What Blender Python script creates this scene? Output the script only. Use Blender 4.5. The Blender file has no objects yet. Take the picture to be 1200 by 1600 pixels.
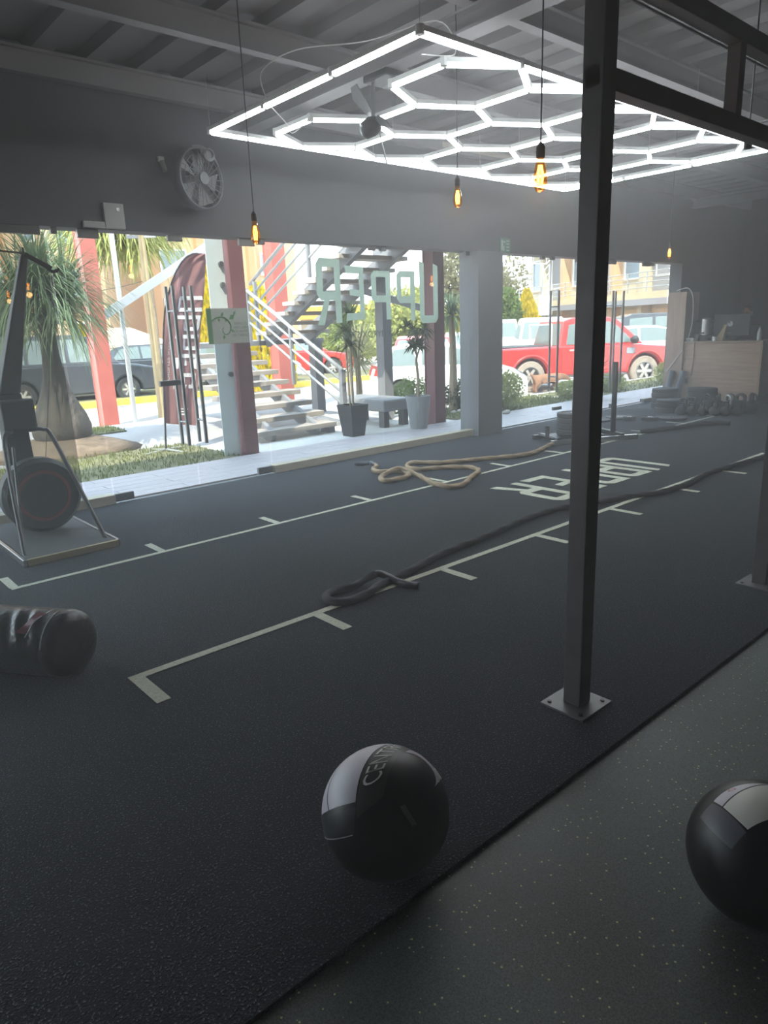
import bpy, bmesh, math, random
from mathutils import Vector, Matrix, Quaternion
random.seed(7)
S = bpy.context.scene
COL = S.collection
PI = math.pi

# ------------------------------------------------------------------ camera
H = 1.45
FPX = 1090.956
FW = Vector((0.6341, 0.7297, -0.2562)).normalized()
RT = Vector((0.7485, -0.6626, -0.0380)); RT = (RT - RT.dot(FW) * FW).normalized()
UP = RT.cross(FW).normalized()
CAM = Vector((0, 0, H))
cd = bpy.data.cameras.new('camera'); cam = bpy.data.objects.new('camera', cd); COL.objects.link(cam)
cd.sensor_fit = 'VERTICAL'; cd.sensor_height = 36.0; cd.lens = FPX / 1600 * 36.0
cd.clip_start = 0.05; cd.clip_end = 500
cam.matrix_world = Matrix(((RT.x, UP.x, -FW.x, 0), (RT.y, UP.y, -FW.y, 0), (RT.z, UP.z, -FW.z, H), (0, 0, 0, 1)))
S.camera = cam

# ------------------------------------------------------------------ sky, sun, exposure
S.view_settings.view_transform = 'Standard'
try: S.view_settings.look = 'None'
except Exception: pass
S.view_settings.gamma = 1.0
S.view_settings.use_curve_mapping = False
S.view_settings.exposure = 1.4
w = bpy.data.worlds.new('sky'); S.world = w; w.use_nodes = True
nt = w.node_tree; nt.nodes.clear()
o_ = nt.nodes.new('ShaderNodeOutputWorld'); b_ = nt.nodes.new('ShaderNodeBackground')
tc = nt.nodes.new('ShaderNodeTexCoord'); sx = nt.nodes.new('ShaderNodeSeparateXYZ'); rp = nt.nodes.new('ShaderNodeValToRGB')
nt.links.new(tc.outputs['Generated'], sx.inputs[0]); nt.links.new(sx.outputs['Z'], rp.inputs[0])
rp.color_ramp.elements[0].position = 0.0; rp.color_ramp.elements[0].color = (0.92, 0.94, 0.97, 1)
rp.color_ramp.elements[1].position = 0.6; rp.color_ramp.elements[1].color = (0.55, 0.72, 0.95, 1)
nt.links.new(rp.outputs[0], b_.inputs[0]); b_.inputs[1].default_value = 2.6
nt.links.new(b_.outputs[0], o_.inputs[0])
sl = bpy.data.lights.new('sun', 'SUN'); sl.energy = 4.6; sl.angle = 0.009; sl.color = (1.0, 0.93, 0.80)
so = bpy.data.objects.new('sun', sl); COL.objects.link(so)
so.rotation_euler = Vector((0.62, 0.42, -1.0)).to_track_quat('-Z', 'Y').to_euler()
so.location = (0, 0, 30)

# ------------------------------------------------------------------ pixel helpers
def ray(x, y): return (FW * FPX + RT * (x - 600) - UP * (y - 800)).normalized()
def G(x, y, z=0.0):
    d = ray(x, y); return CAM + d * ((z - H) / d.z)
def WY(x, y, Y):
    d = ray(x, y); return CAM + d * (Y / d.y)
def WX(x, y, X):
    d = ray(x, y); return CAM + d * (X / d.x)

# ------------------------------------------------------------------ materials
MATS = {}
def mat(name, col, rough=0.6, metal=0.0, var=0.0, scale=8.0, bump=0.0, bscale=None, emit=None, estr=0.0, spec=0.5, coords='Object', stretch=None, coat=0.0):
    if name in MATS: return MATS[name]
    m = bpy.data.materials.new(name); m.use_nodes = True; MATS[name] = m
    n = m.node_tree.nodes; l = m.node_tree.links; p = n['Principled BSDF']
    c = (*col, 1)
    p.inputs['Base Color'].default_value = c; p.inputs['Roughness'].default_value = rough
    p.inputs['Metallic'].default_value = metal; p.inputs['Specular IOR Level'].default_value = spec
    if coat: p.inputs['Coat Weight'].default_value = coat
    if emit: p.inputs['Emission Color'].default_value = (*emit, 1); p.inputs['Emission Strength'].default_value = estr
    if var or bump:
        t = n.new('ShaderNodeTexCoord'); mp = n.new('ShaderNodeMapping'); l.new(t.outputs[coords], mp.inputs[0])
        if stretch: mp.inputs['Scale'].default_value = stretch
        nz = n.new('ShaderNodeTexNoise'); nz.inputs['Scale'].default_value = scale; nz.inputs['Detail'].default_value = 4
        l.new(mp.outputs[0], nz.inputs['Vector'])
        if var:
            r = n.new('ShaderNodeValToRGB'); l.new(nz.outputs['Fac'], r.inputs[0])
            r.color_ramp.elements[0].position = .3; r.color_ramp.elements[1].position = .7
            r.color_ramp.elements[0].color = (*[max(0, k * (1 - var)) for k in col], 1)
            r.color_ramp.elements[1].color = (*[min(1, k * (1 + var)) for k in col], 1)
            l.new(r.outputs[0], p.inputs['Base Color'])
        if bump:
            nb = n.new('ShaderNodeTexNoise'); nb.inputs['Scale'].default_value = bscale or scale * 3; l.new(mp.outputs[0], nb.inputs['Vector'])
            bn = n.new('ShaderNodeBump'); bn.inputs['Strength'].default_value = bump; bn.inputs['Distance'].default_value = .02
            l.new(nb.outputs['Fac'], bn.inputs['Height']); l.new(bn.outputs[0], p.inputs['Normal'])
    return m

def leafmat(name, col, var=.35, trans=.4):
    if name in MATS: return MATS[name]
    m = bpy.data.materials.new(name); m.use_nodes = True; MATS[name] = m
    n = m.node_tree.nodes; l = m.node_tree.links; n.clear()
    o = n.new('ShaderNodeOutputMaterial'); mx = n.new('ShaderNodeMixShader'); d = n.new('ShaderNodeBsdfDiffuse'); t = n.new('ShaderNodeBsdfTranslucent')
    nz = n.new('ShaderNodeTexNoise'); tc = n.new('ShaderNodeTexCoord'); r = n.new('ShaderNodeValToRGB'); nz.inputs['Scale'].default_value = 5
    l.new(tc.outputs['Object'], nz.inputs['Vector']); l.new(nz.outputs['Fac'], r.inputs[0])
    r.color_ramp.elements[0].position = .3; r.color_ramp.elements[1].position = .7
    r.color_ramp.elements[0].color = (*[k * (1 - var) for k in col], 1); r.color_ramp.elements[1].color = (*[min(1, k * (1 + var)) for k in col], 1)
    l.new(r.outputs[0], d.inputs[0]); l.new(r.outputs[0], t.inputs[0]); mx.inputs[0].default_value = trans
    l.new(d.outputs[0], mx.inputs[1]); l.new(t.outputs[0], mx.inputs[2]); l.new(mx.outputs[0], o.inputs[0])
    return m

def glassmat(name, tint, refl=.08):
    if name in MATS: return MATS[name]
    m = bpy.data.materials.new(name); m.use_nodes = True; MATS[name] = m
    n = m.node_tree.nodes; l = m.node_tree.links; n.clear()
    o = n.new('ShaderNodeOutputMaterial'); mx = n.new('ShaderNodeMixShader'); t = n.new('ShaderNodeBsdfTransparent'); g = n.new('ShaderNodeBsdfGlossy')
    t.inputs[0].default_value = (*tint, 1); g.inputs['Roughness'].default_value = 0.01
    lw = n.new('ShaderNodeLayerWeight'); lw.inputs[0].default_value = .5
    pw = n.new('ShaderNodeMath'); pw.operation = 'POWER'; pw.inputs[1].default_value = 5; l.new(lw.outputs['Facing'], pw.inputs[0])
    f = n.new('ShaderNodeMath'); f.operation = 'MULTIPLY_ADD'; f.inputs[1].default_value = .6; f.inputs[2].default_value = .03; l.new(pw.outputs[0], f.inputs[0])
    l.new(f.outputs[0], mx.inputs[0]); l.new(t.outputs[0], mx.inputs[1]); l.new(g.outputs[0], mx.inputs[2]); l.new(mx.outputs[0], o.inputs[0])
    return m

def speckle(name, base, dots, scale, thr, rough=.8, bump=.3, dot2=None, sheen=0):
    m = bpy.data.materials.new(name); m.use_nodes = True; MATS[name] = m
    n = m.node_tree.nodes; l = m.node_tree.links; p = n['Principled BSDF']; p.inputs['Roughness'].default_value = rough
    if sheen: p.inputs['Specular IOR Level'].default_value = .12; p.inputs['Sheen Weight'].default_value = sheen; p.inputs['Sheen Roughness'].default_value = .45; p.inputs['Sheen Tint'].default_value = (.85, .92, 1, 1)
    t = n.new('ShaderNodeTexCoord')
    nz = n.new('ShaderNodeTexNoise'); nz.inputs['Scale'].default_value = scale; nz.inputs['Detail'].default_value = 2
    l.new(t.outputs['Object'], nz.inputs['Vector'])
    r = n.new('ShaderNodeValToRGB'); l.new(nz.outputs['Fac'], r.inputs[0])
    e = r.color_ramp.elements; e[0].position = .3; e[0].color = (*[k * .55 for k in base], 1); e[1].position = thr; e[1].color = (*[k * 1.35 for k in base], 1)
    x = e.new(min(.99, thr + .04)); x.color = (*dots, 1)
    out = r.outputs[0]
    big = n.new('ShaderNodeTexNoise'); big.inputs['Scale'].default_value = 1.1; l.new(t.outputs['Object'], big.inputs['Vector'])
    rb = n.new('ShaderNodeValToRGB'); rb.color_ramp.elements[0].position = .3; rb.color_ramp.elements[0].color = (.75, .75, .75, 1); rb.color_ramp.elements[1].position = .7; rb.color_ramp.elements[1].color = (1.15, 1.15, 1.15, 1)
    l.new(big.outputs['Fac'], rb.inputs[0])
    mx = n.new('ShaderNodeMix'); mx.data_type = 'RGBA'; mx.blend_type = 'MULTIPLY'; mx.inputs[0].default_value = 1
    l.new(out, mx.inputs[6]); l.new(rb.outputs[0], mx.inputs[7]); out = mx.outputs[2]
    if dot2:
        v = n.new('ShaderNodeTexVoronoi'); v.inputs['Scale'].default_value = 52; l.new(t.outputs['Object'], v.inputs['Vector'])
        lt = n.new('ShaderNodeMath'); lt.operation = 'LESS_THAN'; lt.inputs[1].default_value = .15; l.new(v.outputs['Distance'], lt.inputs[0])
        sp = n.new('ShaderNodeSeparateColor'); l.new(v.outputs['Color'], sp.inputs[0])
        gt = n.new('ShaderNodeMath'); gt.operation = 'GREATER_THAN'; gt.inputs[1].default_value = .5; l.new(sp.outputs[0], gt.inputs[0])
        ml = n.new('ShaderNodeMath'); ml.operation = 'MULTIPLY'; l.new(lt.outputs[0], ml.inputs[0]); l.new(gt.outputs[0], ml.inputs[1])
        m2 = n.new('ShaderNodeMix'); m2.data_type = 'RGBA'; l.new(ml.outputs[0], m2.inputs[0]); l.new(out, m2.inputs[6]); m2.inputs[7].default_value = (*dot2, 1); out = m2.outputs[2]
    l.new(out, p.inputs['Base Color'])
    bn = n.new('ShaderNodeBump'); bn.inputs['Strength'].default_value = bump; bn.inputs['Distance'].default_value = .01
    l.new(nz.outputs['Fac'], bn.inputs['Height']); l.new(bn.outputs[0], p.inputs['Normal'])
    return m

def plankmat(name, c1, c2, scale=(1, 1, 1), rough=.55):
    if name in MATS: return MATS[name]
    m = bpy.data.materials.new(name); m.use_nodes = True; MATS[name] = m
    n = m.node_tree.nodes; l = m.node_tree.links; p = n['Principled BSDF']; p.inputs['Roughness'].default_value = rough
    t = n.new('ShaderNodeTexCoord'); mp = n.new('ShaderNodeMapping'); mp.inputs['Scale'].default_value = scale; l.new(t.outputs['Object'], mp.inputs[0])
    nz = n.new('ShaderNodeTexNoise'); nz.inputs['Scale'].default_value = 3; nz.inputs['Detail'].default_value = 8; nz.inputs['Distortion'].default_value = .6; l.new(mp.outputs[0], nz.inputs['Vector'])
    r = n.new('ShaderNodeValToRGB'); r.color_ramp.elements[0].position = .35; r.color_ramp.elements[1].position = .65
    r.color_ramp.elements[0].color = (*c1, 1); r.color_ramp.elements[1].color = (*c2, 1)
    l.new(nz.outputs['Fac'], r.inputs[0]); l.new(r.outputs[0], p.inputs['Base Color'])
    return m

# ------------------------------------------------------------------ mesh builder
class MB:
    def __init__(s): s.v = []; s.f = []
    def add(s, vs, fs):
        b = len(s.v); s.v += [tuple(x) for x in vs]; s.f += [tuple(b + i for i in f) for f in fs]; return s
    def box(s, x0, x1, y0, y1, z0, z1, M=None):
        vs = [Vector((x, y, z)) for z in (z0, z1) for y in (y0, y1) for x in (x0, x1)]
        if M: vs = [M @ q for q in vs]
        return s.add(vs, [(0, 2, 3, 1), (4, 5, 7, 6), (0, 1, 5, 4), (2, 6, 7, 3), (0, 4, 6, 2), (1, 3, 7, 5)])
    def bar(s, a, b, wd, ht, up=Vector((0, 0, 1))):
        a = Vector(a); b = Vector(b); d = (b - a); L = d.length; d.normalize()
        sd = d.cross(up)
        if sd.length < 1e-4: sd = d.cross(Vector((1, 0, 0)))
        sd.normalize(); u = sd.cross(d)
        M = Matrix(((d.x, sd.x, u.x, a.x), (d.y, sd.y, u.y, a.y), (d.z, sd.z, u.z, a.z), (0, 0, 0, 1)))
        return s.box(0, L, -wd / 2, wd / 2, -ht / 2, ht / 2, M)
    def cyl(s, a, b, r0, r1=None, n=12, cap=True):
        r1 = r0 if r1 is None else r1
        a = Vector(a); b = Vector(b); d = (b - a).normalized()
        x = d.orthogonal().normalized(); y = d.cross(x)
        vs = [a + (x * math.cos(2 * PI * i / n) + y * math.sin(2 * PI * i / n)) * r0 for i in range(n)] + [b + (x * math.cos(2 * PI * i / n) + y * math.sin(2 * PI * i / n)) * r1 for i in range(n)]
        fs = [(i, (i + 1) % n, n + (i + 1) % n, n + i) for i in range(n)]
        if cap: fs += [tuple(range(n - 1, -1, -1)), tuple(range(n, 2 * n))]
        return s.add(vs, fs)
    def tube(s, pts, r, n=8, twist=None):
        pts = [Vector(q) for q in pts]; N = len(pts); vs = []; x = None
        for i, q in enumerate(pts):
            d = (pts[min(i + 1, N - 1)] - pts[max(i - 1, 0)]).normalized()
            if x is None: x = d.orthogonal().normalized()
            x = (x - d * x.dot(d)).normalized(); y = d.cross(x)
            rr = r[i] if isinstance(r, (list, tuple)) else r
            for k in range(n):
                a = 2 * PI * k / n; k2 = rr
                if twist: k2 = rr * (1 + .16 * math.cos(3 * a - twist * i))
                vs.append(q + (x * math.cos(a) + y * math.sin(a)) * k2)
        fs = [(i * n + k, i * n + (k + 1) % n, (i + 1) * n + (k + 1) % n, (i + 1) * n + k) for i in range(N - 1) for k in range(n)]
        fs += [tuple(range(n - 1, -1, -1)), tuple((N - 1) * n + k for k in range(n))]
        return s.add(vs, fs)
    def lathe(s, prof, n=24, M=None, cap=True):
        vs = []
        for r, z in prof:
            for k in range(n):
                a = 2 * PI * k / n; q = Vector((r * math.cos(a), r * math.sin(a), z)); vs.append(M @ q if M else q)
        N = len(prof)
        fs = [(i * n + k, i * n + (k + 1) % n, (i + 1) * n + (k + 1) % n, (i + 1) * n + k) for i in range(N - 1) for k in range(n)]
        if cap: fs += [tuple(range(n - 1, -1, -1)), tuple((N - 1) * n + k for k in range(n))]
        return s.add(vs, fs)
    def prism(s, poly, M, t):   # 2D polygon extruded 0..t along local z
        n = len(poly); vs = [M @ Vector((x, y, 0)) for x, y in poly] + [M @ Vector((x, y, t)) for x, y in poly]
        fs = [tuple(range(n - 1, -1, -1)), tuple(range(n, 2 * n))] + [(i, (i + 1) % n, n + (i + 1) % n, n + i) for i in range(n)]
        return s.add(vs, fs)
    def ellipsoid(s, c, r, n=12, m=8, M=None):
        c = Vector(c); vs = []
        for i in range(m + 1):
            th = PI * i / m
            for k in range(n):
                a = 2 * PI * k / n; q = Vector((r[0] * math.sin(th) * math.cos(a), r[1] * math.sin(th) * math.sin(a), r[2] * math.cos(th)))
                vs.append(c + (M @ q if M else q))
        return s.add(vs, [(i * n + k, (i + 1) * n + k, (i + 1) * n + (k + 1) % n, i * n + (k + 1) % n) for i in range(m) for k in range(n)])
    def leaf(s, p, d, up, L, W):
        sd = d.cross(up)
        if sd.length < 1e-3: sd = d.orthogonal()
        sd.normalize()
        return s.add([p, p + d * L * .5 + sd * W * .5, p + d * L, p + d * L * .5 - sd * W * .5], [(0, 1, 2, 3)])
    def blade(s, p, az, el, L, W, droop, seg=4):
        d = Vector((math.cos(az) * math.cos(el), math.sin(az) * math.cos(el), math.sin(el))); q = Vector(p); vs = []
        sd = Vector((-math.sin(az), math.cos(az), 0))
        for i in range(seg + 1):
            wd = W * (1 - (i / seg) ** 1.6) * (.6 + .4 * min(1, i + .3)) * .5 + .0015
            vs += [q + sd * wd, q - sd * wd]
            q = q + d * (L / seg); d = (d + Vector((0, 0, -droop / seg))).normalized()
        return s.add(vs, [(2 * i, 2 * i + 1, 2 * i + 3, 2 * i + 2) for i in range(seg)])
    def build(s, name, m, parent=None, smooth=False, loc=None, bevel=0, fix=False):
        me = bpy.data.meshes.new(name); me.from_pydata(s.v, [], s.f); me.update()
        if fix:
            bm = bmesh.new(); bm.from_mesh(me); bmesh.ops.remove_doubles(bm, verts=bm.verts, dist=1e-5); bmesh.ops.recalc_face_normals(bm, faces=bm.faces); bm.to_mesh(me); bm.free()
        o = bpy.data.objects.new(name, me); COL.objects.link(o)
        if m: me.materials.append(m)
        if smooth:
            for q in me.polygons: q.use_smooth = True
        if parent: o.parent = parent
        if loc is not None: o.location = loc
        if bevel:
            b = o.modifiers.new('bevel', 'BEVEL'); b.width = bevel; b.segments = 2; b.limit_method = 'ANGLE'; b.angle_limit = .6
        return o

def tag(o, label=None, cat=None, group=None, kind=None):
    if label: o['label'] = label
    if cat: o['category'] = cat
    if group: o['group'] = group
    if kind: o['kind'] = kind
    return o
def thing(name, label, cat, loc=(0, 0, 0), rz=0, group=None, kind=None):
    o = bpy.data.objects.new(name, None); COL.objects.link(o); o.location = loc; o.rotation_euler = (0, 0, rz); o.empty_display_size = .1
    return tag(o, label, cat, group, kind)
def struct(name, kind='structure', loc=(0, 0, 0)):
    o = bpy.data.objects.new(name, None); COL.objects.link(o); o.location = loc; o['kind'] = kind; return o
def copy_tree(o, parent=None):
    c = o.copy(); COL.objects.link(c); c.parent = parent
    for ch in o.children: copy_tree(ch, c)
    return c
def smooth_path(pts, k=8):
    pts = [Vector(q) for q in pts]; out = []
    for i in range(len(pts) - 1):
        p0 = pts[max(i - 1, 0)]; p1 = pts[i]; p2 = pts[i + 1]; p3 = pts[min(i + 2, len(pts) - 1)]
        for j in range(k):
            t = j / k
            out.append(.5 * ((2 * p1) + (p2 - p0) * t + (2 * p0 - 5 * p1 + 4 * p2 - p3) * t * t + (3 * p1 - p0 - 3 * p2 + p3) * t ** 3))
    out.append(pts[-1]); return out
def resample(pts, step):
    out = [pts[0]]; acc = 0
    for a, b in zip(pts, pts[1:]):
        L = (b - a).length; t = step - acc
        while t <= L:
            out.append(a + (b - a) * (t / L)); t += step
        acc = L - (t - step)
    return out
def text2d(s, size=1.0):
    cu = bpy.data.curves.new('lettering', 'FONT'); cu.body = s; cu.size = size; cu.align_x = 'CENTER'; cu.align_y = 'CENTER'; cu.resolution_u = 3
    ob = bpy.data.objects.new('lettering', cu); COL.objects.link(ob)
    dg = bpy.context.evaluated_depsgraph_get(); me = bpy.data.meshes.new_from_object(ob.evaluated_get(dg))
    vs = [v.co.copy() for v in me.vertices]; fs = [tuple(p.vertices) for p in me.polygons]
    bpy.data.objects.remove(ob); bpy.data.curves.remove(cu); bpy.data.meshes.remove(me)
    return vs, fs
# angular display letters, unit height, width .5
T = .125
LET = {
 'U': [[(0, .08), (T, .13), (T, 1), (0, .96)], [(.5 - T, .13), (.5, .08), (.5, 1.03), (.5 - T, 1)], [(.07, 0), (.43, 0), (.5, .08), (.5 - T, .13), (T, .13), (0, .08)]],
 'P': [[(0, 0), (T, 0), (T, 1), (0, 1)], [(T, 1 - T), (.5 - T, 1 - T), (.5, .92), (.42, 1), (T, 1)], [(.5 - T, .5), (.5, .44), (.5, .92), (.5 - T, 1 - T)], [(T, .36), (.42, .36), (.5, .44), (.5 - T, .5), (T, .5)]],
 'E': [[(0, 0), (T, 0), (T, 1), (0, 1)], [(T, 1 - T), (.46, 1 - T), (.5, 1.02), (T, 1)], [(T, .44), (.38, .46), (.38, .58), (T, .56)], [(T, 0), (.5, -.02), (.47, T), (T, T)]],
 'R': [[(0, 0), (T, 0), (T, 1), (0, 1)], [(T, 1 - T), (.5 - T, 1 - T), (.5, .92), (.42, 1.02), (T, 1)], [(.5 - T, .5), (.5, .44), (.5, .92), (.5 - T, 1 - T)], [(T, .36), (.42, .36), (.5, .44), (.5 - T, .5), (T, .5)], [(.25, .36), (.36, .36), (.52, -.03), (.38, -.03)]],
}
def tris_text(vs, fs, mb, fn):
    mb.add([fn(v.x, v.y) for v in vs], fs)

# ------------------------------------------------------------------ materials used across the scene
M_turf = speckle('turf', (.014, .017, .022), (.19, .21, .24), 150, .62, .9, 1.0, sheen=.13)
M_rub = speckle('rubber', (.12, .14, .135), (.16, .18, .17), 220, .70, .55, .03, dot2=(.62, .68, .36))
M_wall = mat('grey_paint', (.085, .088, .094), .8, var=.06, scale=1.5)
M_ceil = mat('dark_ceiling_steel', (.20, .19, .19), .7, var=.08, scale=2)
M_beam = mat('beam_paint', (.26, .25, .255), .65, var=.08, scale=3)
M_mark = mat('worn_turf_paint', (.62, .64, .52), .9, var=.12, scale=60, bump=.6, bscale=150)
M_glass = glassmat('clear_glass', (.93, .96, .945))
M_gtint = glassmat('tinted_glass', (.62, .64, .62))
M_blk = mat('black_metal', (.018, .018, .02), .45, var=.1, scale=20)
M_blk_p = mat('black_plastic', (.022, .022, .024), .5)
M_steel = mat('brushed_steel', (.55, .55, .54), .3, 1.0, var=.06, scale=30)
M_dsteel = mat('dark_steel', (.25, .25, .25), .35, .9)
M_white = mat('white_plastic', (.75, .75, .72), .5)
M_beige = mat('beige_sill', (.42, .38, .28), .7, var=.08, scale=10)
M_patch = mat('patch_fitting_steel', (.10, .10, .095), .4, .6)
M_pillar = mat('pillar_paint', (.15, .155, .165), .7, var=.05, scale=3)
M_led = mat('led_diffuser', (.9, .9, .9), .5, emit=(.90, .97, 1.0), estr=8.5)
M_house = mat('led_housing', (.62, .63, .62), .5)

# ------------------------------------------------------------------ room shell
Y0 = 6.25          # window plane
RX0, RX1, RY0, RZ = -6.0, 15.0, -4.0, 3.55
tag(MB().box(RX0 - .2, RX1 + .2, RY0 - .2, Y0 + .1, -.2, -.015).build('floor', M_rub), kind='structure')
turf = tag(MB().box(RX0, RX1, 1.12, Y0 - .02, -.015, 0).build('floor_turf', M_turf), kind='structure')
wf = MB(); wf.box(RX0, RX1, 6.2, 6.42, 2.325, RZ + .1); wf.box(RX0, -5.6, 6.2, 6.42, -.015, 2.325); wf.box(12.55, RX1, 6.2, 6.42, -.015, 2.325)
wall_front = tag(wf.build('wall_front', M_wall), kind='structure')
tag(MB().box(RX0, RX1, RY0 - .2, RY0, -.015, RZ).build('wall_back', M_ceil), kind='structure')
tag(MB().box(RX0 - .2, RX0, RY0, 6.42, -.015, RZ).build('wall_left', M_ceil), kind='structure')
tag(MB().box(RX1, RX1 + .2, RY0, 6.42, -.015, RZ).build('wall_right', mat('dark_paint', (.055, .053, .056), .8, var=.1, scale=2)), kind='structure')
# corrugated deck ceiling, ribs run across the room
cb = MB(); x = RX0; prof = []
while x < RX1:
    prof += [(x, RZ), (x + .16, RZ), (x + .20, RZ + .06), (x + .36, RZ + .06)]; x += .40
prof.append((RX1, RZ))
vs = [(a, y, b) for a, b in prof for y in (RY0, 6.3)]
cb.add(vs, [(2 * i, 2 * i + 1, 2 * i + 3, 2 * i + 2) for i in range(len(prof) - 1)])
cb.box(RX0 - .2, RX1 + .2, RY0 - .2, 6.5, RZ + .08, RZ + .3)
ceiling = tag(cb.build('ceiling', M_ceil), kind='structure')
for yy in (-2.4, -.95, .5, 1.92, 3.36, 4.80, 6.12):
    b = MB(); b.box(RX0, RX1, yy - .045, yy + .045, 3.37, 3.38); b.box(RX0, RX1, yy - .008, yy + .008, 3.38, 3.545); b.box(RX0, RX1, yy - .045, yy + .045, 3.53, 3.55)
    b.build('purlin', M_beam, ceiling)
for xx in (-5.0, -.6, 3.86, 8.4, 12.8):
    b = MB(); b.box(xx - .08, xx + .08, RY0, 6.2, 3.24, 3.255); b.box(xx - .01, xx + .01, RY0, 6.2, 3.255, 3.4); b.box(xx - .08, xx + .08, RY0, 6.2, 3.355, 3.369)
    b.build('girder', M_beam, ceiling)
# pillar between the glazed bays
pl = MB(); pl.box(7.02, 7.5, 6.1, 6.42, -.014, 2.324)
tag(pl.build('trim_1', M_pillar), kind='structure')
# exterior roof edge over the walkway
tag(MB().box(RX0, RX1, 6.42, 6.62, 2.9, 3.85).build('trim_2', M_wall), kind='structure')

# ------------------------------------------------------------------ markings on the turf
def mark(name, poly):
    m = MB(); m.prism(poly, Matrix.Translation((0, 0, .0005)), .0025); return m.build(name, M_mark, turf)
def rect(x0, x1, y0, y1): return [(x0, y0), (x1, y0), (x1, y1), (x0, y1)]
XS = [.985 + .951 * k for k in range(11)]
mark('line_mark', rect(.96, 7.85, 2.82, 2.865))
for k, x in enumerate(XS[:8]): mark('tick_mark', rect(x - .0, x + .055, 2.57, 2.82) if k else rect(.96, 1.02, 2.56, 2.82))
mark('line_mark', rect(.90, 10.4, 4.48, 4.52))
for k, x in enumerate(XS): mark('tick_mark', rect(x - .09, x - .04, 4.52, 4.76))
for i, ch in enumerate('UPPER'):
    m = MB(); x0 = 6.70 - i * .40
    for poly in LET[ch]:
        m.prism([(x0 - a * .66, 3.98 - b * .71) for a, b in poly], Matrix.Translation((0, 0, .0005)), .0025)
    m.build('floor_letter', M_mark, turf)

# ------------------------------------------------------------------ glazing
def pane(parent, x0, x1, z0, z1, y=Y0, m=None, name='glass_pane'):
    return MB().box(x0 + .004, x1 - .004, y - .005, y + .005, z0, z1).build(name, m or M_glass, parent)
def fitting(parent, x, z, wd=.12, ht=.05, y=Y0):
    return MB().box(x - wd / 2, x + wd / 2, y - .02, y + .02, z - ht / 2, z + ht / 2).build('patch_fitting', M_patch, parent, bevel=.004)
def handle(parent, x, z0, z1):
    h = None
    for s in (-1, 1):
        m = MB().cyl((x, Y0 + s * .07, z0), (x, Y0 + s * .07, z1), .017, n=10)
        for zz in (z0 + .22, z1 - .22): m.cyl((x, Y0 + s * .004, zz), (x, Y0 + s * .07, zz), .011, n=8)
        m.build('pull_handle', M_dsteel, parent, smooth=False)
def sill(parent, x0, x1, y=Y0): MB().box(x0, x1, y - .06, y + .06, .001, .085).build('sill', M_beige, parent, bevel=.006)

w7 = struct('added_window_7'); pane(w7, -5.6, -3.6, .085, 2.32); sill(w7, -5.6, -3.6)  # unseen pane added so daylight reaches the near ball from the left
w8 = struct('added_window_8'); pane(w8, -3.6, -1.6, .085, 2.32); sill(w8, -3.6, -1.6)  # second unseen pane, added for the same side light
w9 = struct('window_9'); pane(w9, -1.6, .31, .085, 2.32); sill(w9, -1.6, .31)
w1 = struct('window_1'); pane(w1, .32, 1.94, .085, 2.28, 6.225, M_gtint); MB().box(.32, 1.9, 6.19, 6.245, 2.26, 2.32).build('top_rail', M_patch, w1); sill(w1, .32, 1.94, 6.26)
w2 = struct('window_2'); pane(w2, 1.96, 2.2, .085, 2.32); sill(w2, 1.95, 2.2); fitting(w2, 2.02, 2.30, .05, .05)
d1 = struct('door_1'); pane(d1, 2.21, 3.045, .02, 2.30); fitting(d1, 2.29, 2.29, .17, .07); fitting(d1, 2.30, .045, .17, .07); fitting(d1, 2.86, 1.02, .2, .05); handle(d1, 2.955, .43, 1.88)
d2 = struct('door_2'); pane(d2, 3.055, 3.885, .02, 2.30); fitting(d2, 3.80, 2.29, .17, .07); fitting(d2, 3.80, .045, .17, .07); fitting(d2, 3.06, 2.29, .14, .05); handle(d2, 3.135, .43, 1.88)
w3 = struct('window_3'); pane(w3, 3.895, 5.465, .085, 2.32); sill(w3, 3.895, 5.47); fitting(w3, 3.96, 2.3, .08, .05); fitting(w3, 5.40, 2.3, .08, .05)
w4 = struct('window_4'); pane(w4, 5.475, 7.02, .085, 2.32); sill(w4, 5.47, 7.02); fitting(w4, 5.56, 2.3, .08, .05); fitting(w4, 6.97, 2.3, .08, .05)
w5 = struct('window_5'); pane(w5, 7.5, 8.645, .002, 2.32); fitting(w5, 8.55, 2.3, .08, .05)
d3 = struct('door_3'); pane(d3, 8.655, 9.545, .02, 2.30); fitting(d3, 9.45, 2.29, .17, .07); fitting(d3, 8.78, 2.3, .08, .05); handle(d3, 8.86, .42, 1.86); fitting(d3, 8.98, .16, .2, .05)
d4 = struct('door_4'); pane(d4, 9.555, 10.43, .02, 2.30); fitting(d4, 9.65, .045, .17, .07); handle(d4, 10.31, .3, 1.86); fitting(d4, 10.2, 2.29, .5, .06)
d5 = struct('door_5'); pane(d5, 10.44, 11.5, .02, 2.30); fitting(d5, 10.55, .045, .17, .07); handle(d5, 10.62, .42, 1.86); fitting(d5, 11.4, 2.29, .2, .07)
w6 = struct('window_6'); pane(w6, 11.51, 12.55, .06, 2.32); MB().box(11.51, 12.55, 6.21, 6.29, .001, .06).build('sill', M_patch, w6); fitting(w6, 11.6, 2.29, .08, .05)

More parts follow.
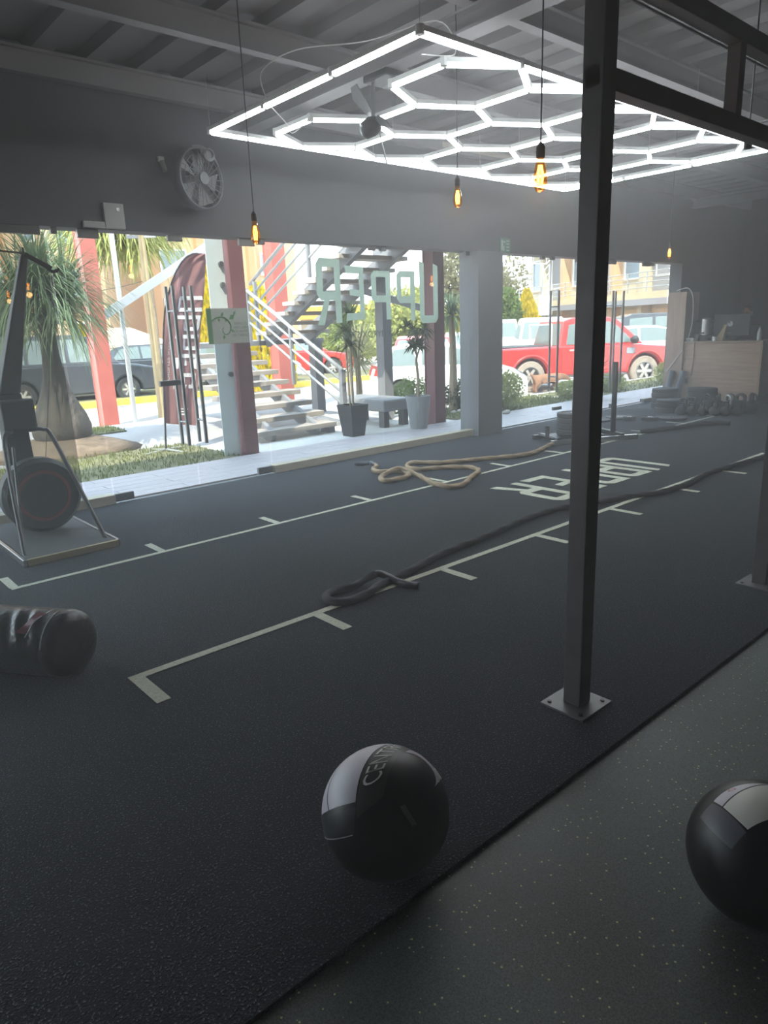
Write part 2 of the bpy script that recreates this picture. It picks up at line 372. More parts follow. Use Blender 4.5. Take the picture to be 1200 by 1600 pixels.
# vinyl lettering on the outside of the fixed panes, read from the street
M_vinyl = leafmat('vinyl_sage', (.66, .74, .68), .03, .5)
spots = [(6.45, .31, 1.475, 2.165), (6.06, .29, 1.51, 2.07), (5.67, .29, 1.53, 2.065), (5.27, .27, 1.54, 2.10), (4.94, .32, 1.51, 2.17)]
vin = thing('window_lettering', 'large sage green UPPER lettering stuck on the window glass', 'lettering', (5.5, 6.262, 1.47))
for ch, (xr, wd, z0, z1) in zip('UPPER', spots):
    m = MB()
    Mx = Matrix(((-1, 0, 0, xr - 5.5), (0, 0, 1, -.004), (0, 1, 0, z0 - 1.47), (0, 0, 0, 1)))
    for poly in LET[ch]: m.prism([(a * 2 * wd, b * (z1 - z0)) for a, b in poly], Mx, .002)
    m.build('letter', M_vinyl, vin)
m = MB(); vs, fs = text2d('BOXING AND HYROX STUDIO', .105)
tris_text(vs, fs, m, lambda a, b: Vector((-a + .05, 0, b - .10)))
tag(m.build('small_lettering', mat('vinyl_dark', (.10, .13, .11), .7), vin), kind='stuff')
# smoke free sign on the glass
sg = thing('smoke_free_sign', 'green and grey no smoking space sign stuck on the glass', 'sign', (3.52, 6.2445, 1.515))
MB().box(-.225, .225, -.004, 0, -.165, .165).build('board', mat('sign_grey', (.40, .42, .36), .8), sg)
MB().box(-.225, -.175, -.006, -.004, -.165, .165).build('green_band', mat('sign_green', (.08, .22, .07), .8), sg)
cur = [(-.175, .05), (-.11, .082), (-.03, .075), (.022, .02), (.022, -.03), (.0, -.068), (-.04, -.078), (-.066, -.045), (-.052, -.012)]
m = MB().tube(smooth_path([(a, -.006, b) for a, b in cur], 4), [.009 - .006 * k / 32 for k in range(33)], n=6)
for a, b, an, L in ((-.07, .085, 1.1, .05), (.01, .06, .6, .08), (.06, .10, .9, .05), (-.10, .08, -1.5, .045), (-.03, .075, -1.3, .04), (.02, -.03, -.7, .05), (-.05, -.08, -1.9, .05)):
    d = Vector((math.cos(an), 0, math.sin(an))); m.leaf(Vector((a, -.0062, b)), d, Vector((0, 1, 0)), L, L * .6)
m.build('vine', MATS['sign_green'], sg)
m = MB()
for i, t in enumerate(('ESPACIO', '100% LIBRE', 'DE HUMO', 'DE TABACO')):
    vs, fs = text2d(t, .036); tris_text(vs, fs, m, lambda a, b, i=i: Vector((a + .135, -.0062, b + .02 - .037 * i)))
m.build('lettering', mat('sign_text', (.12, .14, .11), .8), sg)

# green exit sign and boxes on the header
ex = thing('exit_sign', 'small square green exit sign above the right hand glass doors', 'sign', (7.66, 6.2, 2.42))
MB().box(-.105, .105, -.008, -.0005, -.095, .085).build('plate', mat('exit_green', (.10, .22, .16), .6), ex)
m = MB()
for a, b, c, d in ((-.08, -.05, -.06, .06), (-.04, 0, .03, .05), (.02, .08, .045, .06), (.02, .08, .01, .025), (.02, .08, -.03, -.015), (.02, .08, -.07, -.055), (-.04, -.02, -.07, -.01)): m.box(a, b, -.0095, -.0085, c, d)
m.build('pictogram', mat('exit_pale', (.45, .52, .46), .6), ex)
dc = thing('door_operator_cover', 'pale grey L shaped cover plate above the glass door head', 'cover plate', (2.4, 6.2, 2.33))
m = MB().box(-.16, .02, -.03, -.0005, 0.0, .05); m.build('low_cover', mat('cover_grey', (.42, .42, .40), .6), dc, bevel=.005)
MB().box(.02, .19, -.035, -.0005, 0.0, .2).build('tall_cover', MATS['cover_grey'], dc, bevel=.005)
MB().cyl((.14, -.038, .15), (.14, -.034, .15), .016).build('screw', M_dsteel, dc)
sb = thing('wall_camera', 'tiny white security camera fixed to the grey header wall', 'camera', (2.98, 6.2, 2.87))
MB().box(-.025, .025, -.03, -.0005, .03, .07).build('bracket', M_white, sb); MB().cyl((0, -.03, .03), (.01, -.06, -.05), .022).build('body', mat('camera_grey', (.3, .31, .3), .5), sb)

# ------------------------------------------------------------------ LED hexagon light
LZ = 2.96
led = thing('hexagon_ceiling_light', 'large glowing white hexagon LED grid light hung from the ceiling', 'ceiling light', (5.4, 4.2, LZ))
def tube(a, b):
    a = Vector((a[0] - 5.4, a[1] - 4.2, 0)); b = Vector((b[0] - 5.4, b[1] - 4.2, 0)); d = (b - a).normalized() * .018
    t = MB().bar(a + d, b - d, .028, .022).build('led_tube', M_led, led)
    MB().bar(a + d + Vector((0, 0, .026)), b - d + Vector((0, 0, .026)), .036, .028).build('housing', M_house, t)
FX0, FX1, FY0, FY1 = 3.02, 7.76, 3.03, 5.36
xb = [3.47 + .825 * k for k in range(6)]; xa = [3.47 + .4125 + .825 * k for k in range(5)]
yB0, yB1, yA0, yA1, yC0, yC1 = 3.28, 3.75, 3.96, 4.42, 4.65, 5.12
nodes = set()
def seg(a, b): nodes.add(a); nodes.add(b); tube(a, b)
xs_n = [FX0] + xa + [FX1]
for yy in (FY0, FY1):
    for a, b in zip(xs_n, xs_n[1:]): seg((a, yy), (b, yy))
for xx in (FX0, FX1):
    ys_n = [FY0, 3.8, 4.58, FY1]
    for a, b in zip(ys_n, ys_n[1:]): seg((xx, a), (xx, b))
for x in xb: seg((x, yB0), (x, yB1)); seg((x, yC0), (x, yC1))
for x in xa: seg((x, yA0), (x, yA1))
for i, x in enumerate(xa):
    for xx in (xb[i], xb[i + 1]):
        seg((xx, yB1), (x, yA0)); seg((xx, yC0), (x, yA1)); seg((xx, yB0), (x, FY0)); seg((xx, yC1), (x, FY1))
for i, (a, b) in enumerate(sorted(nodes)):
    m = MB().cyl((a - 5.4, b - 4.2, -.008), (a - 5.4, b - 4.2, .042), .026, n=8); m.build('connector', M_house, led)
for a, b in ((3.02, 3.03), (3.02, 5.36), (4.7, 3.03), (4.7, 5.36), (6.2, 3.03), (6.2, 5.36), (7.76, 3.03), (7.76, 5.36), (4.3, 4.65), (5.1, 3.75), (5.95, 4.65), (6.77, 3.75)):
    MB().cyl((a - 5.4, b - 4.2, .04), (a - 5.4, b - 4.2, 3.37 - LZ), .0025, n=5).build('suspension_wire', M_steel, led)
wp = smooth_path([Vector((3.02, 4.55, LZ + .03)), Vector((3.2, 4.6, 2.9)), Vector((3.3, 4.65, 2.85)), Vector((3.47, 4.65, LZ + .02))])
MB().tube([q - Vector((5.4, 4.2, LZ)) for q in wp], .004, n=5).build('cable', M_white, led)
wp = smooth_path([Vector((3.02, 4.55, LZ + .05)), Vector((3.05, 4.62, 3.2)), Vector((3.2, 4.4, 3.3)), Vector((3.4, 3.9, 3.25)), Vector((3.75, 3.6, 3.35)), Vector((3.7, 3.4, 3.1)), Vector((3.3, 3.3, LZ + .03))])
MB().tube([q - Vector((5.4, 4.2, LZ)) for q in wp], .004, n=5).build('cable', M_white, led)

# ------------------------------------------------------------------ pendant bulbs
M_bulb = glassmat('amber_glass', (1.0, .62, .25)); M_fil = mat('filament', (1, .5, .1), .5, emit=(1.0, .45, .08), estr=12)
def pendant(px, py, dist, label, s=1.0):
    c = CAM + ray(px, py) * dist
    t = thing('pendant_bulb', label, 'pendant lamp', (c.x, c.y, c.z), 0, 'bare filament bulbs hung on black cords')
    MB().lathe([(.011 * s, .075 * s), (.016 * s, .06 * s), (.024 * s, .03 * s), (.032 * s, -.02 * s), (.030 * s, -.04 * s), (.018 * s, -.062 * s), (.004 * s, -.068 * s)], 10, cap=False).build('bulb', M_bulb, t)
    m = MB()
    for k in range(6):
        a = k * PI / 3; m.tube([(.006 * math.cos(a) * s, .006 * math.sin(a) * s, .04 * s), (.013 * math.cos(a) * s, .013 * math.sin(a) * s, 0), (.009 * math.cos(a) * s, .009 * math.sin(a) * s, -.042 * s)], .0026 * s, n=4)
    m.build('filament', M_fil, t)
    MB().lathe([(.017 * s, .068 * s), (.019 * s, .075 * s), (.019 * s, .11 * s), (.010 * s, .125 * s), (.004 * s, .13 * s)], 10).build('socket', M_blk, t)
    MB().cyl((0, 0, .128 * s), (0, 0, RZ - c.z), .0035, n=6).build('cord', M_blk, t)
    pl_ = bpy.data.lights.new('bulb_glow', 'POINT'); pl_.energy = .6; pl_.color = (1, .55, .2); pl_.shadow_soft_size = .03
    lo = bpy.data.objects.new('bulb_glow', pl_); COL.objects.link(lo); lo.parent = t; lo.location = (0, 0, -.09)
    return t
pendant(399, 364, 4.6, 'amber filament bulb hanging in front of the left glass doors', .95)
pendant(844, 274, 3.4, 'amber filament bulb beside the steel rig post, largest of the bulbs')
pendant(715, 308, 5.2, 'amber filament bulb hanging in front of the grey pillar')
pendant(1046, 395, 9.4, 'amber filament bulb hanging before the wood counter end', .95)
sp = CAM + ray(1169, 222) * 4.2
t = thing('empty_socket', 'black lamp socket without a bulb hanging by the LED grid corner', 'pendant lamp', tuple(sp))
MB().lathe([(.014, -.03), (.019, -.02), (.019, .02), (.006, .04)], 10).build('socket', M_blk, t); MB().cyl((0, 0, .04), (0, 0, RZ - sp.z), .0035, n=6).build('cord', M_blk, t)

# ------------------------------------------------------------------ wall fan (round, caged)
wfn = thing('wall_fan', 'round black caged fan fixed high on the grey header wall', 'fan', (3.24, 6.2, 2.76))
Mf = Matrix.Translation((0, -.16, 0)) @ Matrix.Rotation(PI / 2, 4, 'X') @ Matrix.Rotation(.25, 4, 'Y')
M_fan = mat('fan_grey', (.10, .105, .11), .45); M_fanl = mat('fan_trim', (.25, .26, .26), .35)
MB().lathe([(.20, -.09), (.245, -.06), (.255, 0), (.25, .05), (.235, .055), (.238, 0)], 28, Mf, cap=False).build('shroud', M_fan, wfn, smooth=True)
m = MB()
for k in range(26):
    a = 2 * PI * k / 26; m.cyl(Mf @ Vector((.05 * math.cos(a), .05 * math.sin(a), .07)), Mf @ Vector((.24 * math.cos(a + .3), .24 * math.sin(a + .3), .05)), .003, n=4)
for r in (.1, .15, .2): m.tube([Mf @ Vector((r * math.cos(2 * PI * k / 28), r * math.sin(2 * PI * k / 28), .066)) for k in range(29)], .0025, n=4)
m.build('grille', M_fan, wfn)
m = MB()
for k in range(5):
    a = 2 * PI * k / 5; ca, sa = math.cos(a), math.sin(a)
    m.add([Mf @ Vector(q) for q in [(.03 * ca, .03 * sa, .0), (.21 * ca - .07 * sa, .21 * sa + .07 * ca, .03), (.21 * ca + .07 * sa, .21 * sa - .07 * ca, -.03)]], [(0, 1, 2)])
m.build('blade', M_fanl, wfn)
MB().cyl(Mf @ Vector((0, 0, .06)), Mf @ Vector((0, 0, .085)), .05, n=16).build('hub', M_fan, wfn)
m = MB().tube([Mf @ Vector((.262 * math.cos(a), .262 * math.sin(a), .02)) for a in [.3 + .09 * k for k in range(18)]], [.004 + .02 * math.sin(PI * k / 17) for k in range(18)], n=6); m.build('upper_trim', M_fanl, wfn, smooth=True)
MB().lathe([(.02, -.02), (.055, -.015), (.055, .02), (.035, .03), (.03, .012), (.0, .012)], 16, Matrix.Translation((.10, -.2, .20)) @ Matrix.Rotation(PI / 2, 4, 'X'), cap=False).build('oscillation_ring', M_fanl, wfn)
MB().box(-.04, .04, -.16, -.0005, .05, .2).build('wall_bracket', M_fan, wfn, bevel=.01)

# hanging bare fan under the girder
hf = thing('hanging_fan', 'bare black three blade fan hung from the ceiling girder on two rods', 'fan', (3.86, 4.22, 3.24))
m = MB().cyl((-.03, .12, 0), (-.045, .12, -.30), .014); m.build('rod', M_fan, hf); m = MB().cyl((.06, -.02, 0), (.04, -.02, -.24), .02); m.build('rod', M_fan, hf)
MB().box(-.08, .1, -.08, .18, -.05, -.0005).build('mount', M_blk, hf, bevel=.01)
Mh = Matrix.Translation((-.05, .13, -.34)) @ Matrix.Rotation(1.0, 4, 'Y') @ Matrix.Rotation(.5, 4, 'X')
MB().lathe([(.03, -.09), (.06, -.07), (.07, 0), (.055, .05), (.02, .07)], 14, Mh).build('motor', M_blk, hf, smooth=True)
for k in range(3):
    R = Mh @ Matrix.Rotation(2 * PI * k / 3 + .4, 4, 'Z')
    m = MB().add([R @ Vector(q) for q in [(.05, -.03, .03), (.05, .03, .05), (.30, .07, .05), (.34, 0, .02), (.28, -.05, 0), (.05, -.03, .036), (.05, .03, .056), (.30, .07, .056), (.34, 0, .026), (.28, -.05, .006)]], [(0, 1, 2, 3, 4), (9, 8, 7, 6, 5), (0, 5, 6, 1), (1, 6, 7, 2), (2, 7, 8, 3), (3, 8, 9, 4), (4, 9, 5, 0)])
    m.build('blade', M_fan, hf)

# ------------------------------------------------------------------ steel rig
rig = thing('training_rig', 'black steel training rig with square posts, base plates and twin top rails', 'training rig', (2.15, 1.37, 0))
M_rig = mat('rig_black', (.115, .104, .113), .42, .2, var=.15, scale=12)
M_plate = mat('plate_grey', (.16, .165, .165), .5, .4, var=.1, scale=15)
for k in range(3):
    x = 1.78 * k
    z0 = 0 if True else 0
    p = MB().box(x - .0375, x + .0375, -.0375, .0375, .008, 2.78).build('post', M_rig, rig, bevel=.004)
    MB().box(x - .105, x + .095, -.095, .095, 0.0002, .008).build('base_plate', M_plate, p)
    for a, b in ((-.08, -.07), (-.08, .07), (.07, -.07), (.07, .07)): MB().cyl((x + a, b, .008), (x + a, b, .014), .008, n=8).build('bolt', M_blk, p)
MB().box(-.0375, 1.78 * 2 + .2, -.03, .03, 2.14, 2.205).build('lower_rail', M_rig, rig, bevel=.004)
MB().box(-.0375, 1.78 * 2 + .2, -.03, .03, 2.455, 2.52).build('upper_rail', M_rig, rig, bevel=.004)
for x in (.95, 2.7): MB().box(x - .025, x + .025, -.025, .025, 2.205, 2.455).build('upright_strut', M_rig, rig)
MB().cyl((-.03, .035, 2.45), (3.7, .035, 2.45), .005, n=6).build('cable', M_steel, rig)

# ------------------------------------------------------------------ ropes
M_tan = mat('manila_rope', (.36, .27, .17), .9, var=.2, scale=60, bump=.3, bscale=200)
M_brope = mat('black_rope', (.022, .022, .025), .75, var=.3, scale=80, bump=.3, bscale=200)
M_shrink = mat('heat_shrink', (.03, .032, .045), .35)
def rope(name, label, pix, r, m, bumps=(), ends=(0, 0), extra=()):
    pts = [G(a, b, r) for a, b in pix] + [Vector(q) for q in extra]
    for i, dz in bumps: pts[i].z += dz
    pp = resample(smooth_path(pts, 10), .012)
    base = G(*pix[0], 0); t = thing(name, label, 'rope', (base.x, base.y, 0))
    pp = [q - Vector((base.x, base.y, 0)) for q in pp]
    n0 = int(ends[0] / .012); n1 = int(ends[1] / .012)
    MB().tube(pp[max(0, n0 - 1):len(pp) - n1], r, 12, twist=.36).build('strand', m, t, smooth=True)
    if n0: MB().tube(pp[:n0 + 2], r * .93, 10, twist=.36).build('end_grip', M_shrink, t, smooth=True)
    return t
z3 = lambda L: [(480 + a / 3, 650 + b / 3) for a, b in L]
rope('battle_rope', 'tan twisted rope lying in loops on the turf', z3([(225, 222), (265, 223), (300, 222), (325, 235), (308, 250), (335, 262), (400, 258), (450, 262), (478, 275), (440, 292), (370, 303), (345, 292), (370, 275), (440, 262), (520, 278), (600, 318), (680, 330), (735, 318), (770, 285), (805, 258), (770, 242), (700, 240), (620, 243), (530, 250), (480, 245), (470, 230), (500, 218), (580, 219), (650, 217), (800, 203), (950, 190), (1050, 175), (1110, 150), (1150, 130), (1190, 122)]), .024, M_tan, [(12, .012), (13, .035), (6, 0)], (.33, 0))
rope('battle_rope', 'long black battle rope stretched beside the near painted line', z3([(522, 795), (470, 788), (420, 775), (375, 768), (330, 768), (280, 778), (230, 792), (150, 815), (105, 832), (90, 848), (105, 866), (160, 870), (225, 858), (290, 828), (330, 800), (400, 762), (500, 715), (600, 660), (700, 615), (760, 595), (820, 570), (1000, 490), (1100, 455), (1190, 430)]) + [(740 + a / 2.609, 640 + b / 2.609) for a, b in [(500, 378), (640, 352), (760, 337), (870, 302), (960, 257), (1080, 222), (1180, 192)]], .022, M_brope, [(3, .02), (4, .04), (5, .02)], (.3, 0), extra=((8.6, 2.72, .022), (10.2, 2.8, .022)))
rope('battle_rope', 'short black rope lying along the far painted line past the sled', [(850 + a / 4, 600 + b / 4) for a, b in [(610, 297), (650, 292), (750, 280), (850, 270), (930, 258), (1000, 247), (1090, 243), (1165, 247)]], .03, M_brope, (), (0.0, 0))

# ------------------------------------------------------------------ medicine balls
M_ball = mat('ball_black_vinyl', (.010, .011, .013), .42, var=.1, scale=30, bump=.05, bscale=300)
M_bgrey = mat('ball_grey_vinyl', (.60, .58, .64), .45, bump=.04, bscale=300, var=.05, scale=20)
M_bpale = mat('ball_pale_vinyl', (.66, .66, .61), .45, bump=.04, bscale=300, var=.05, scale=20)
M_bnavy = mat('ball_navy_vinyl', (.10, .105, .13), .42, var=.05, scale=20)
M_btext = mat('ball_print', (.8, .8, .77), .6)
class Ball:
    def __init__(s, label, px, py, zc, r):
        s.c = G(px, py, zc); s.r = r
        s.t = thing('medicine_ball', label, 'medicine ball', tuple(s.c - Vector((0, 0, r))))
        s.off = Vector((0, 0, r))
        MB().ellipsoid(s.off, (r, r, r), 40, 24).build('shell', M_ball, s.t, smooth=True)
    def pt(s, px, py):
        d = ray(px, py); o = CAM - s.c; b = o.dot(d); cc = o.dot(o) - s.r ** 2; D = b * b - cc
        t = -b - math.sqrt(D) if D > 0 else -b
        return (o + d * t).normalized()
    def arc(s, P):
        a, b, c = [s.pt(*q) for q in P]
        n = (b - a).cross(c - a).normalized(); ctr = n * n.dot(a)
        e1 = (a - ctr).normalized(); e2 = n.cross(e1); rr = (a - ctr).length
        an = math.atan2((c - ctr).dot(e2), (c - ctr).dot(e1)) % (2 * PI)
        return lambda t: ctr + (e1 * math.cos(an * t) + e2 * math.sin(an * t)) * rr
    def panel(s, name, A, B, m, t0=0, t1=1.8, sc=1.004, n=20, k=10, inset=.025):
        fa, fb = s.arc(A), s.arc(B); v = []
        for i in range(n + 1):
            t = t0 + (t1 - t0) * i / n
            for j in range(k + 1):
                q = fa(t).lerp(fb(t), inset + (1 - 2 * inset) * j / k).normalized() * s.r; v.append(s.off + q * sc)
        mb = MB().add(v, [(i * (k + 1) + j, i * (k + 1) + j + 1, (i + 1) * (k + 1) + j + 1, (i + 1) * (k + 1) + j) for i in range(n) for j in range(k)])
        return mb.build(name, m, s.t, smooth=True)
    def text(s, txt, A, B, t0, t1, v0=.15, v1=.85, flip=False, m=None, name='lettering', parent=None):
        fa, fb = s.arc(A), s.arc(B); vs, fs = text2d(txt, 1)
        x0 = min(q.x for q in vs); x1 = max(q.x for q in vs); y0 = min(q.y for q in vs); y1 = max(q.y for q in vs)
        out = []
        for q in vs:
            t = t0 + (t1 - t0) * (q.x - x0) / (x1 - x0); v = v0 + (v1 - v0) * (q.y - y0) / (y1 - y0)
            out.append(s.off + fa(t).lerp(fb(t), v).normalized() * s.r * 1.012)
        return MB().add(out, fs).build(name, m or M_btext, s.t)
zb = lambda L: [(460 + a / 4, 1130 + b / 4) for a, b in L]
b1 = Ball('black medicine ball with a lavender grey panel standing at the turf edge', 602.5, 1268, .1745, .1745)
A_ = zb([(217, 545), (240, 335), (350, 205)]); B_ = zb([(388, 492), (440, 270), (560, 142)]); C_ = zb([(575, 380), (625, 245), (700, 172)]); L_ = zb([(172, 575), (185, 450), (225, 345)])
b1.panel('grey_panel', A_, B_, M_bgrey); b1.panel('grey_panel', L_, A_, M_bgrey, t1=1.2)
b1.panel('band', B_, C_, M_bnavy if False else mat('ball_band', (.045, .045, .045), .45), t0=-.2)
b1.text('CENTR', C_, B_, .12, 1.02, .25, .85)
b1.panel('grey_panel', zb([(690, 185), (770, 205), (850, 275)]), zb([(715, 170), (800, 190), (880, 262)]), M_bgrey, inset=0)
b1.text('8', zb([(850, 300), (890, 330), (920, 400)]), zb([(880, 262), (918, 310), (940, 380)]), 0, .7, .1, .9, name='number')
b1.panel('tag', zb([(655, 520), (700, 590), (735, 645)]), zb([(690, 508), (730, 575), (768, 632)]), mat('tag_grey', (.11, .11, .11), .6), t1=1, inset=0, n=4, k=3)
b1.panel('seam', zb([(190, 708), (270, 718), (365, 696)]), zb([(190, 714), (270, 724), (365, 702)]), M_bgrey, t1=1, inset=0, k=2)
m = b1.panel('lower_panel', zb([(170, 590), (280, 545), (385, 520)]), zb([(188, 695), (270, 706), (375, 690)]), mat('ball_slate', (.03, .032, .037), .45), t0=.02, t1=1, inset=.02)
zb2 = lambda L: [(1000 + a / 5.335, 1180 + b / 5.335) for a, b in L]
b2 = Ball('black medicine ball with pale grey top panel on the rubber floor', 1190, 1334, .158, .173)
PA = zb2([(690, 430), (800, 325), (1030, 247)]); PB = zb2([(905, 628), (1040, 560), (1240, 530)])
b2.panel('pale_panel', PA, PB, M_bpale, t1=1.3, inset=.03)
PC = zb2([(612, 385), (760, 275), (960, 236)])
b2.panel('pale_panel', PC, PA, M_bgrey, t1=1.3, inset=.04)
b2.text('0', zb2([(735, 315), (770, 305), (810, 290)]), zb2([(735, 298), (765, 285), (800, 278)]), 0, 1, .05, .95, m=mat('ball_red_print', (.55, .2, .18), .5), name='logo')
b2.panel('navy_panel', zb2([(500, 520), (600, 640), (760, 790)]), zb2([(605, 398), (690, 440), (890, 640)]), M_bnavy, t1=1.0, inset=.03)

# ------------------------------------------------------------------ heavy bag lying on the turf
hb = G(124, 1006, .15); hl = G(-150, 985, .15); ax = (hl - hb); ax.z = 0; ax.normalize(); sd = ax.cross(Vector((0, 0, 1)))
bag = thing('heavy_bag', 'black leather punching bag with red and white stripes lying on the turf', 'punching bag', (hb.x, hb.y, 0))
Mb = Matrix(((ax.x, sd.x, 0, 0), (ax.y, sd.y, 0, 0), (0, 0, 1, .15), (0, 0, 0, 1)))
M_leather = mat('black_leather', (.020, .020, .021), .32, var=.2, scale=15, bump=.15, bscale=60)
def bagr(u):
    if u < .08: return .15 * max(0, 1 - ((.08 - u) / .10) ** 3.2) ** (1 / 3.2) + .001
    return .15
def bagpt(u, a, k=0.0):
    r = bagr(u); wv = 0
    if .09 < u < .34 and 1.2 < a < 3.0: wv = .007 * math.sin(u * 70 + 5 * a) * math.sin((u - .09) / .25 * PI) * math.sin((a - 1.2) / 1.8 * PI)
    r = r + wv + k
    return Mb @ Vector((u, r * math.cos(a), r * math.sin(a)))
us = [-.02, -.0195, -.018, -.015, -.01, -.003, .006, .016, .028, .04] + [.05 + .009 * k for k in range(85)]
us = sorted(us)
n = 40; v = [tuple(bagpt(u, 2 * PI * k / n)) for u in us for k in range(n)]
mb = MB().add(v, [(i * n + k, i * n + (k + 1) % n, (i + 1) * n + (k + 1) % n, (i + 1) * n + k) for i in range(len(us) - 1) for k in range(n)] + [tuple(range(n)), tuple((len(us) - 1) * n + k for k in range(n - 1, -1, -1))])
mb.build('body', M_leather, bag, smooth=True)
def bagstrip(name, u0, u1, a0, a1, m, k=.004, skew=0):
    v = []; N = 14
    for j in range(N + 1):
        a = a0 + (a1 - a0) * j / N
        for u in (u0 + skew * j / N, u1 + skew * j / N): v.append(bagpt(u, a, k))
    MB().add(v, [(2 * j, 2 * j + 1, 2 * j + 3, 2 * j + 2) for j in range(N)]).build(name, m, bag, smooth=True)
M_red = mat('bag_red', (.22, .05, .06), .5); M_bwhite = mat('bag_white', (.5, .49, .5), .4)
camside = PI * .5 - 1.15
for s in (1,):
    bagstrip('red_stripe', .115, .155, 1.75, 2.5, M_red, skew=.05); bagstrip('white_piping', .107, .113, 1.5, 2.6, M_bwhite, skew=.05)
    bagstrip('red_stripe', .46, .49, 1.3, 2.4, M_red, skew=.05); bagstrip('white_stripe', .495, .515, 1.3, 2.3, M_bwhite, skew=.05)
bagstrip('end_seam', .075, .080, .2, 2.9, mat('seam_grey', (.2, .2, .2), .5), k=.002)

# ------------------------------------------------------------------ ski trainer
sk = thing('ski_trainer', 'black upright ski training machine on a floor platform by the left window', 'exercise machine', (1.40, 5.5, 0))
M_sk = mat('ski_black', (.03, .03, .031), .5, var=.1, scale=10); M_skm = mat('ski_mat', (.07, .07, .07), .8, var=.1, scale=20)
pp = MB().box(-.29, .30, -.60, .56, .012, .045).build('platform', M_skm, sk)
MB().box(-.30, .31, -.625, -.60, .001, .05).build('platform_edge', mat('brass_edge', (.42, .34, .17), .45, .3), pp, bevel=.004)
MB().box(-.325, -.30, -.62, .57, .001, .05).build('side_rail', M_steel, pp, bevel=.004); MB().box(.305, .325, -.61, .57, .001, .05).build('side_rail', M_dsteel, pp, bevel=.004)
top = WY(37, 398, 5.78) - Vector((1.40, 5.5, 0)); mid = WY(12, 615, 5.78) - Vector((1.40, 5.5, 0)); low = Vector((-.02, .30, .045))
def taper(a, b, wa, wb, da, db):
    vs = [a + Vector((x * wa, y * da, 0)) for x, y in ((-.5, -.5), (.5, -.5), (.5, .5), (-.5, .5))] + [b + Vector((x * wb, y * db, 0)) for x, y in ((-.5, -.5), (.5, -.5), (.5, .5), (-.5, .5))]
    return MB().add(vs, [(3, 2, 1, 0), (4, 5, 6, 7), (0, 1, 5, 4), (1, 2, 6, 5), (2, 3, 7, 6), (3, 0, 4, 7)])
taper(mid, top, .15, .05, .14, .06).build('mast', M_sk, sk, bevel=.01)
taper(low, mid, .19, .155, .18, .14).build('lower_mast', M_sk, sk, bevel=.012)
MB().box(mid.x - .10, mid.x + .13, mid.y - .16, mid.y - .06, mid.z - .26, mid.z - .04).build('monitor', M_blk_p, sk, bevel=.015)
MB().bar(top + Vector((-.32, -.02, .03)), top + Vector((0, 0, .01)), .012, .012).build('pulley_arm', M_sk, sk)
m = MB().bar(top + Vector((0, -.02, -.0)), top + Vector((.16, -.06, -.10)), .03, .035); m.build('pulley_arm', M_sk, sk)
m = MB().tube(smooth_path([top + Vector(q) for q in ((.13, -.05, -.09), (.165, -.07, -.12), (.21, -.08, -.10))]), .013, n=8); m.build('handle', M_sk, sk)
MB().cyl(top + Vector((.165, -.07, -.12)), Vector((.1, .12, .5)), .0025, n=4).build('drive_cord', M_sk, sk)
MB().cyl(top + Vector((0, 0, -.02)), top + Vector((0, 0, .05)), .008, n=6).build('top_pin', M_sk, sk)
Mw = Matrix.Translation((.03, .08, .33)) @ Matrix.Rotation(PI / 2, 4, 'X')
MB().lathe([(.05, -.09), (.25, -.085), (.28, -.05), (.28, .05), (.25, .085), (.05, .09)], 36, Mw).build('flywheel_housing', M_sk, sk, smooth=False)
MB().lathe([(.165, .0885), (.168, .094), (.19, .094), (.192, .0885)], 36, Mw, cap=False).build('red_ring', mat('ring_red', (.20, .035, .03), .5), sk)
MB().lathe([(.0, .09), (.15, .0905), (.15, .0925), (.0, .093)], 24, Mw, cap=False).build('vent_disc', M_blk, sk)
for s in (-1, 1):
    pts = [Vector((0.06 * s, .22, .80)), Vector((.12 * s + .02, .15, .80)), Vector((.17 * s, .02, .72)), Vector((.27 * s, -.45, .06)), Vector((.272 * s, -.47, .046))]
    MB().tube(smooth_path(pts, 6), .016, n=8).build('stand_tube', mat('tube_grey', (.07, .07, .072), .35, .5), sk, smooth=True)
MB().cyl((-.27, -.45, .06), (-.1, .1, .7), .01, n=6).build('stand_tube', MATS['tube_grey'], sk)

# ------------------------------------------------------------------ push sled with plates
M_iron = mat('cast_iron', (.016, .016, .017), .6, var=.15, scale=20); M_rubber = mat('bumper_rubber', (.04, .04, .042), .65, var=.12, scale=15)
sd_ = thing('push_sled', 'black steel push sled with one tall post and skid rails', 'sled', (7.5, 4.85, 0))
P1 = Vector((7.06, 5.10)); P2 = Vector((8.1, 4.55)); dv = (P2 - P1).normalized(); nv = Vector((-dv.y, dv.x))
def sl3(u, v, z): q = P1 + dv * u + nv * v; return Vector((q.x - 7.5, q.y - 4.85, z))
for v in (-.22, .28): MB().bar(sl3(0, v, .03), sl3(1.15, v, .03), .05, .055).build('skid_rail', M_steel if v < 0 else M_blk, sd_)
MB().bar(sl3(.05, .03, .066), sl3(.75, .03, .066), .36, .015).build('plate_deck', M_blk, sd_)
for u in (.1, .95): MB().bar(sl3(u, -.22, .06), sl3(u, .28, .06), .05, .04).build('cross_member', M_blk, sd_)
q = sl3(.93, -.03, .08); MB().cyl(q, q + Vector((0, 0, .85)), .032, n=12).build('push_post', M_dsteel if False else M_iron, sd_, smooth=True)
q = sl3(.07, .03, .06); MB().cyl(q, q + Vector((0, 0, .14)), .025, n=12).build('short_post', M_iron, sd_)
q = sl3(.42, .03, .07); MB().cyl(q, q + Vector((0, 0, .42)), .025, n=12).build('loading_pin', M_steel, sd_)
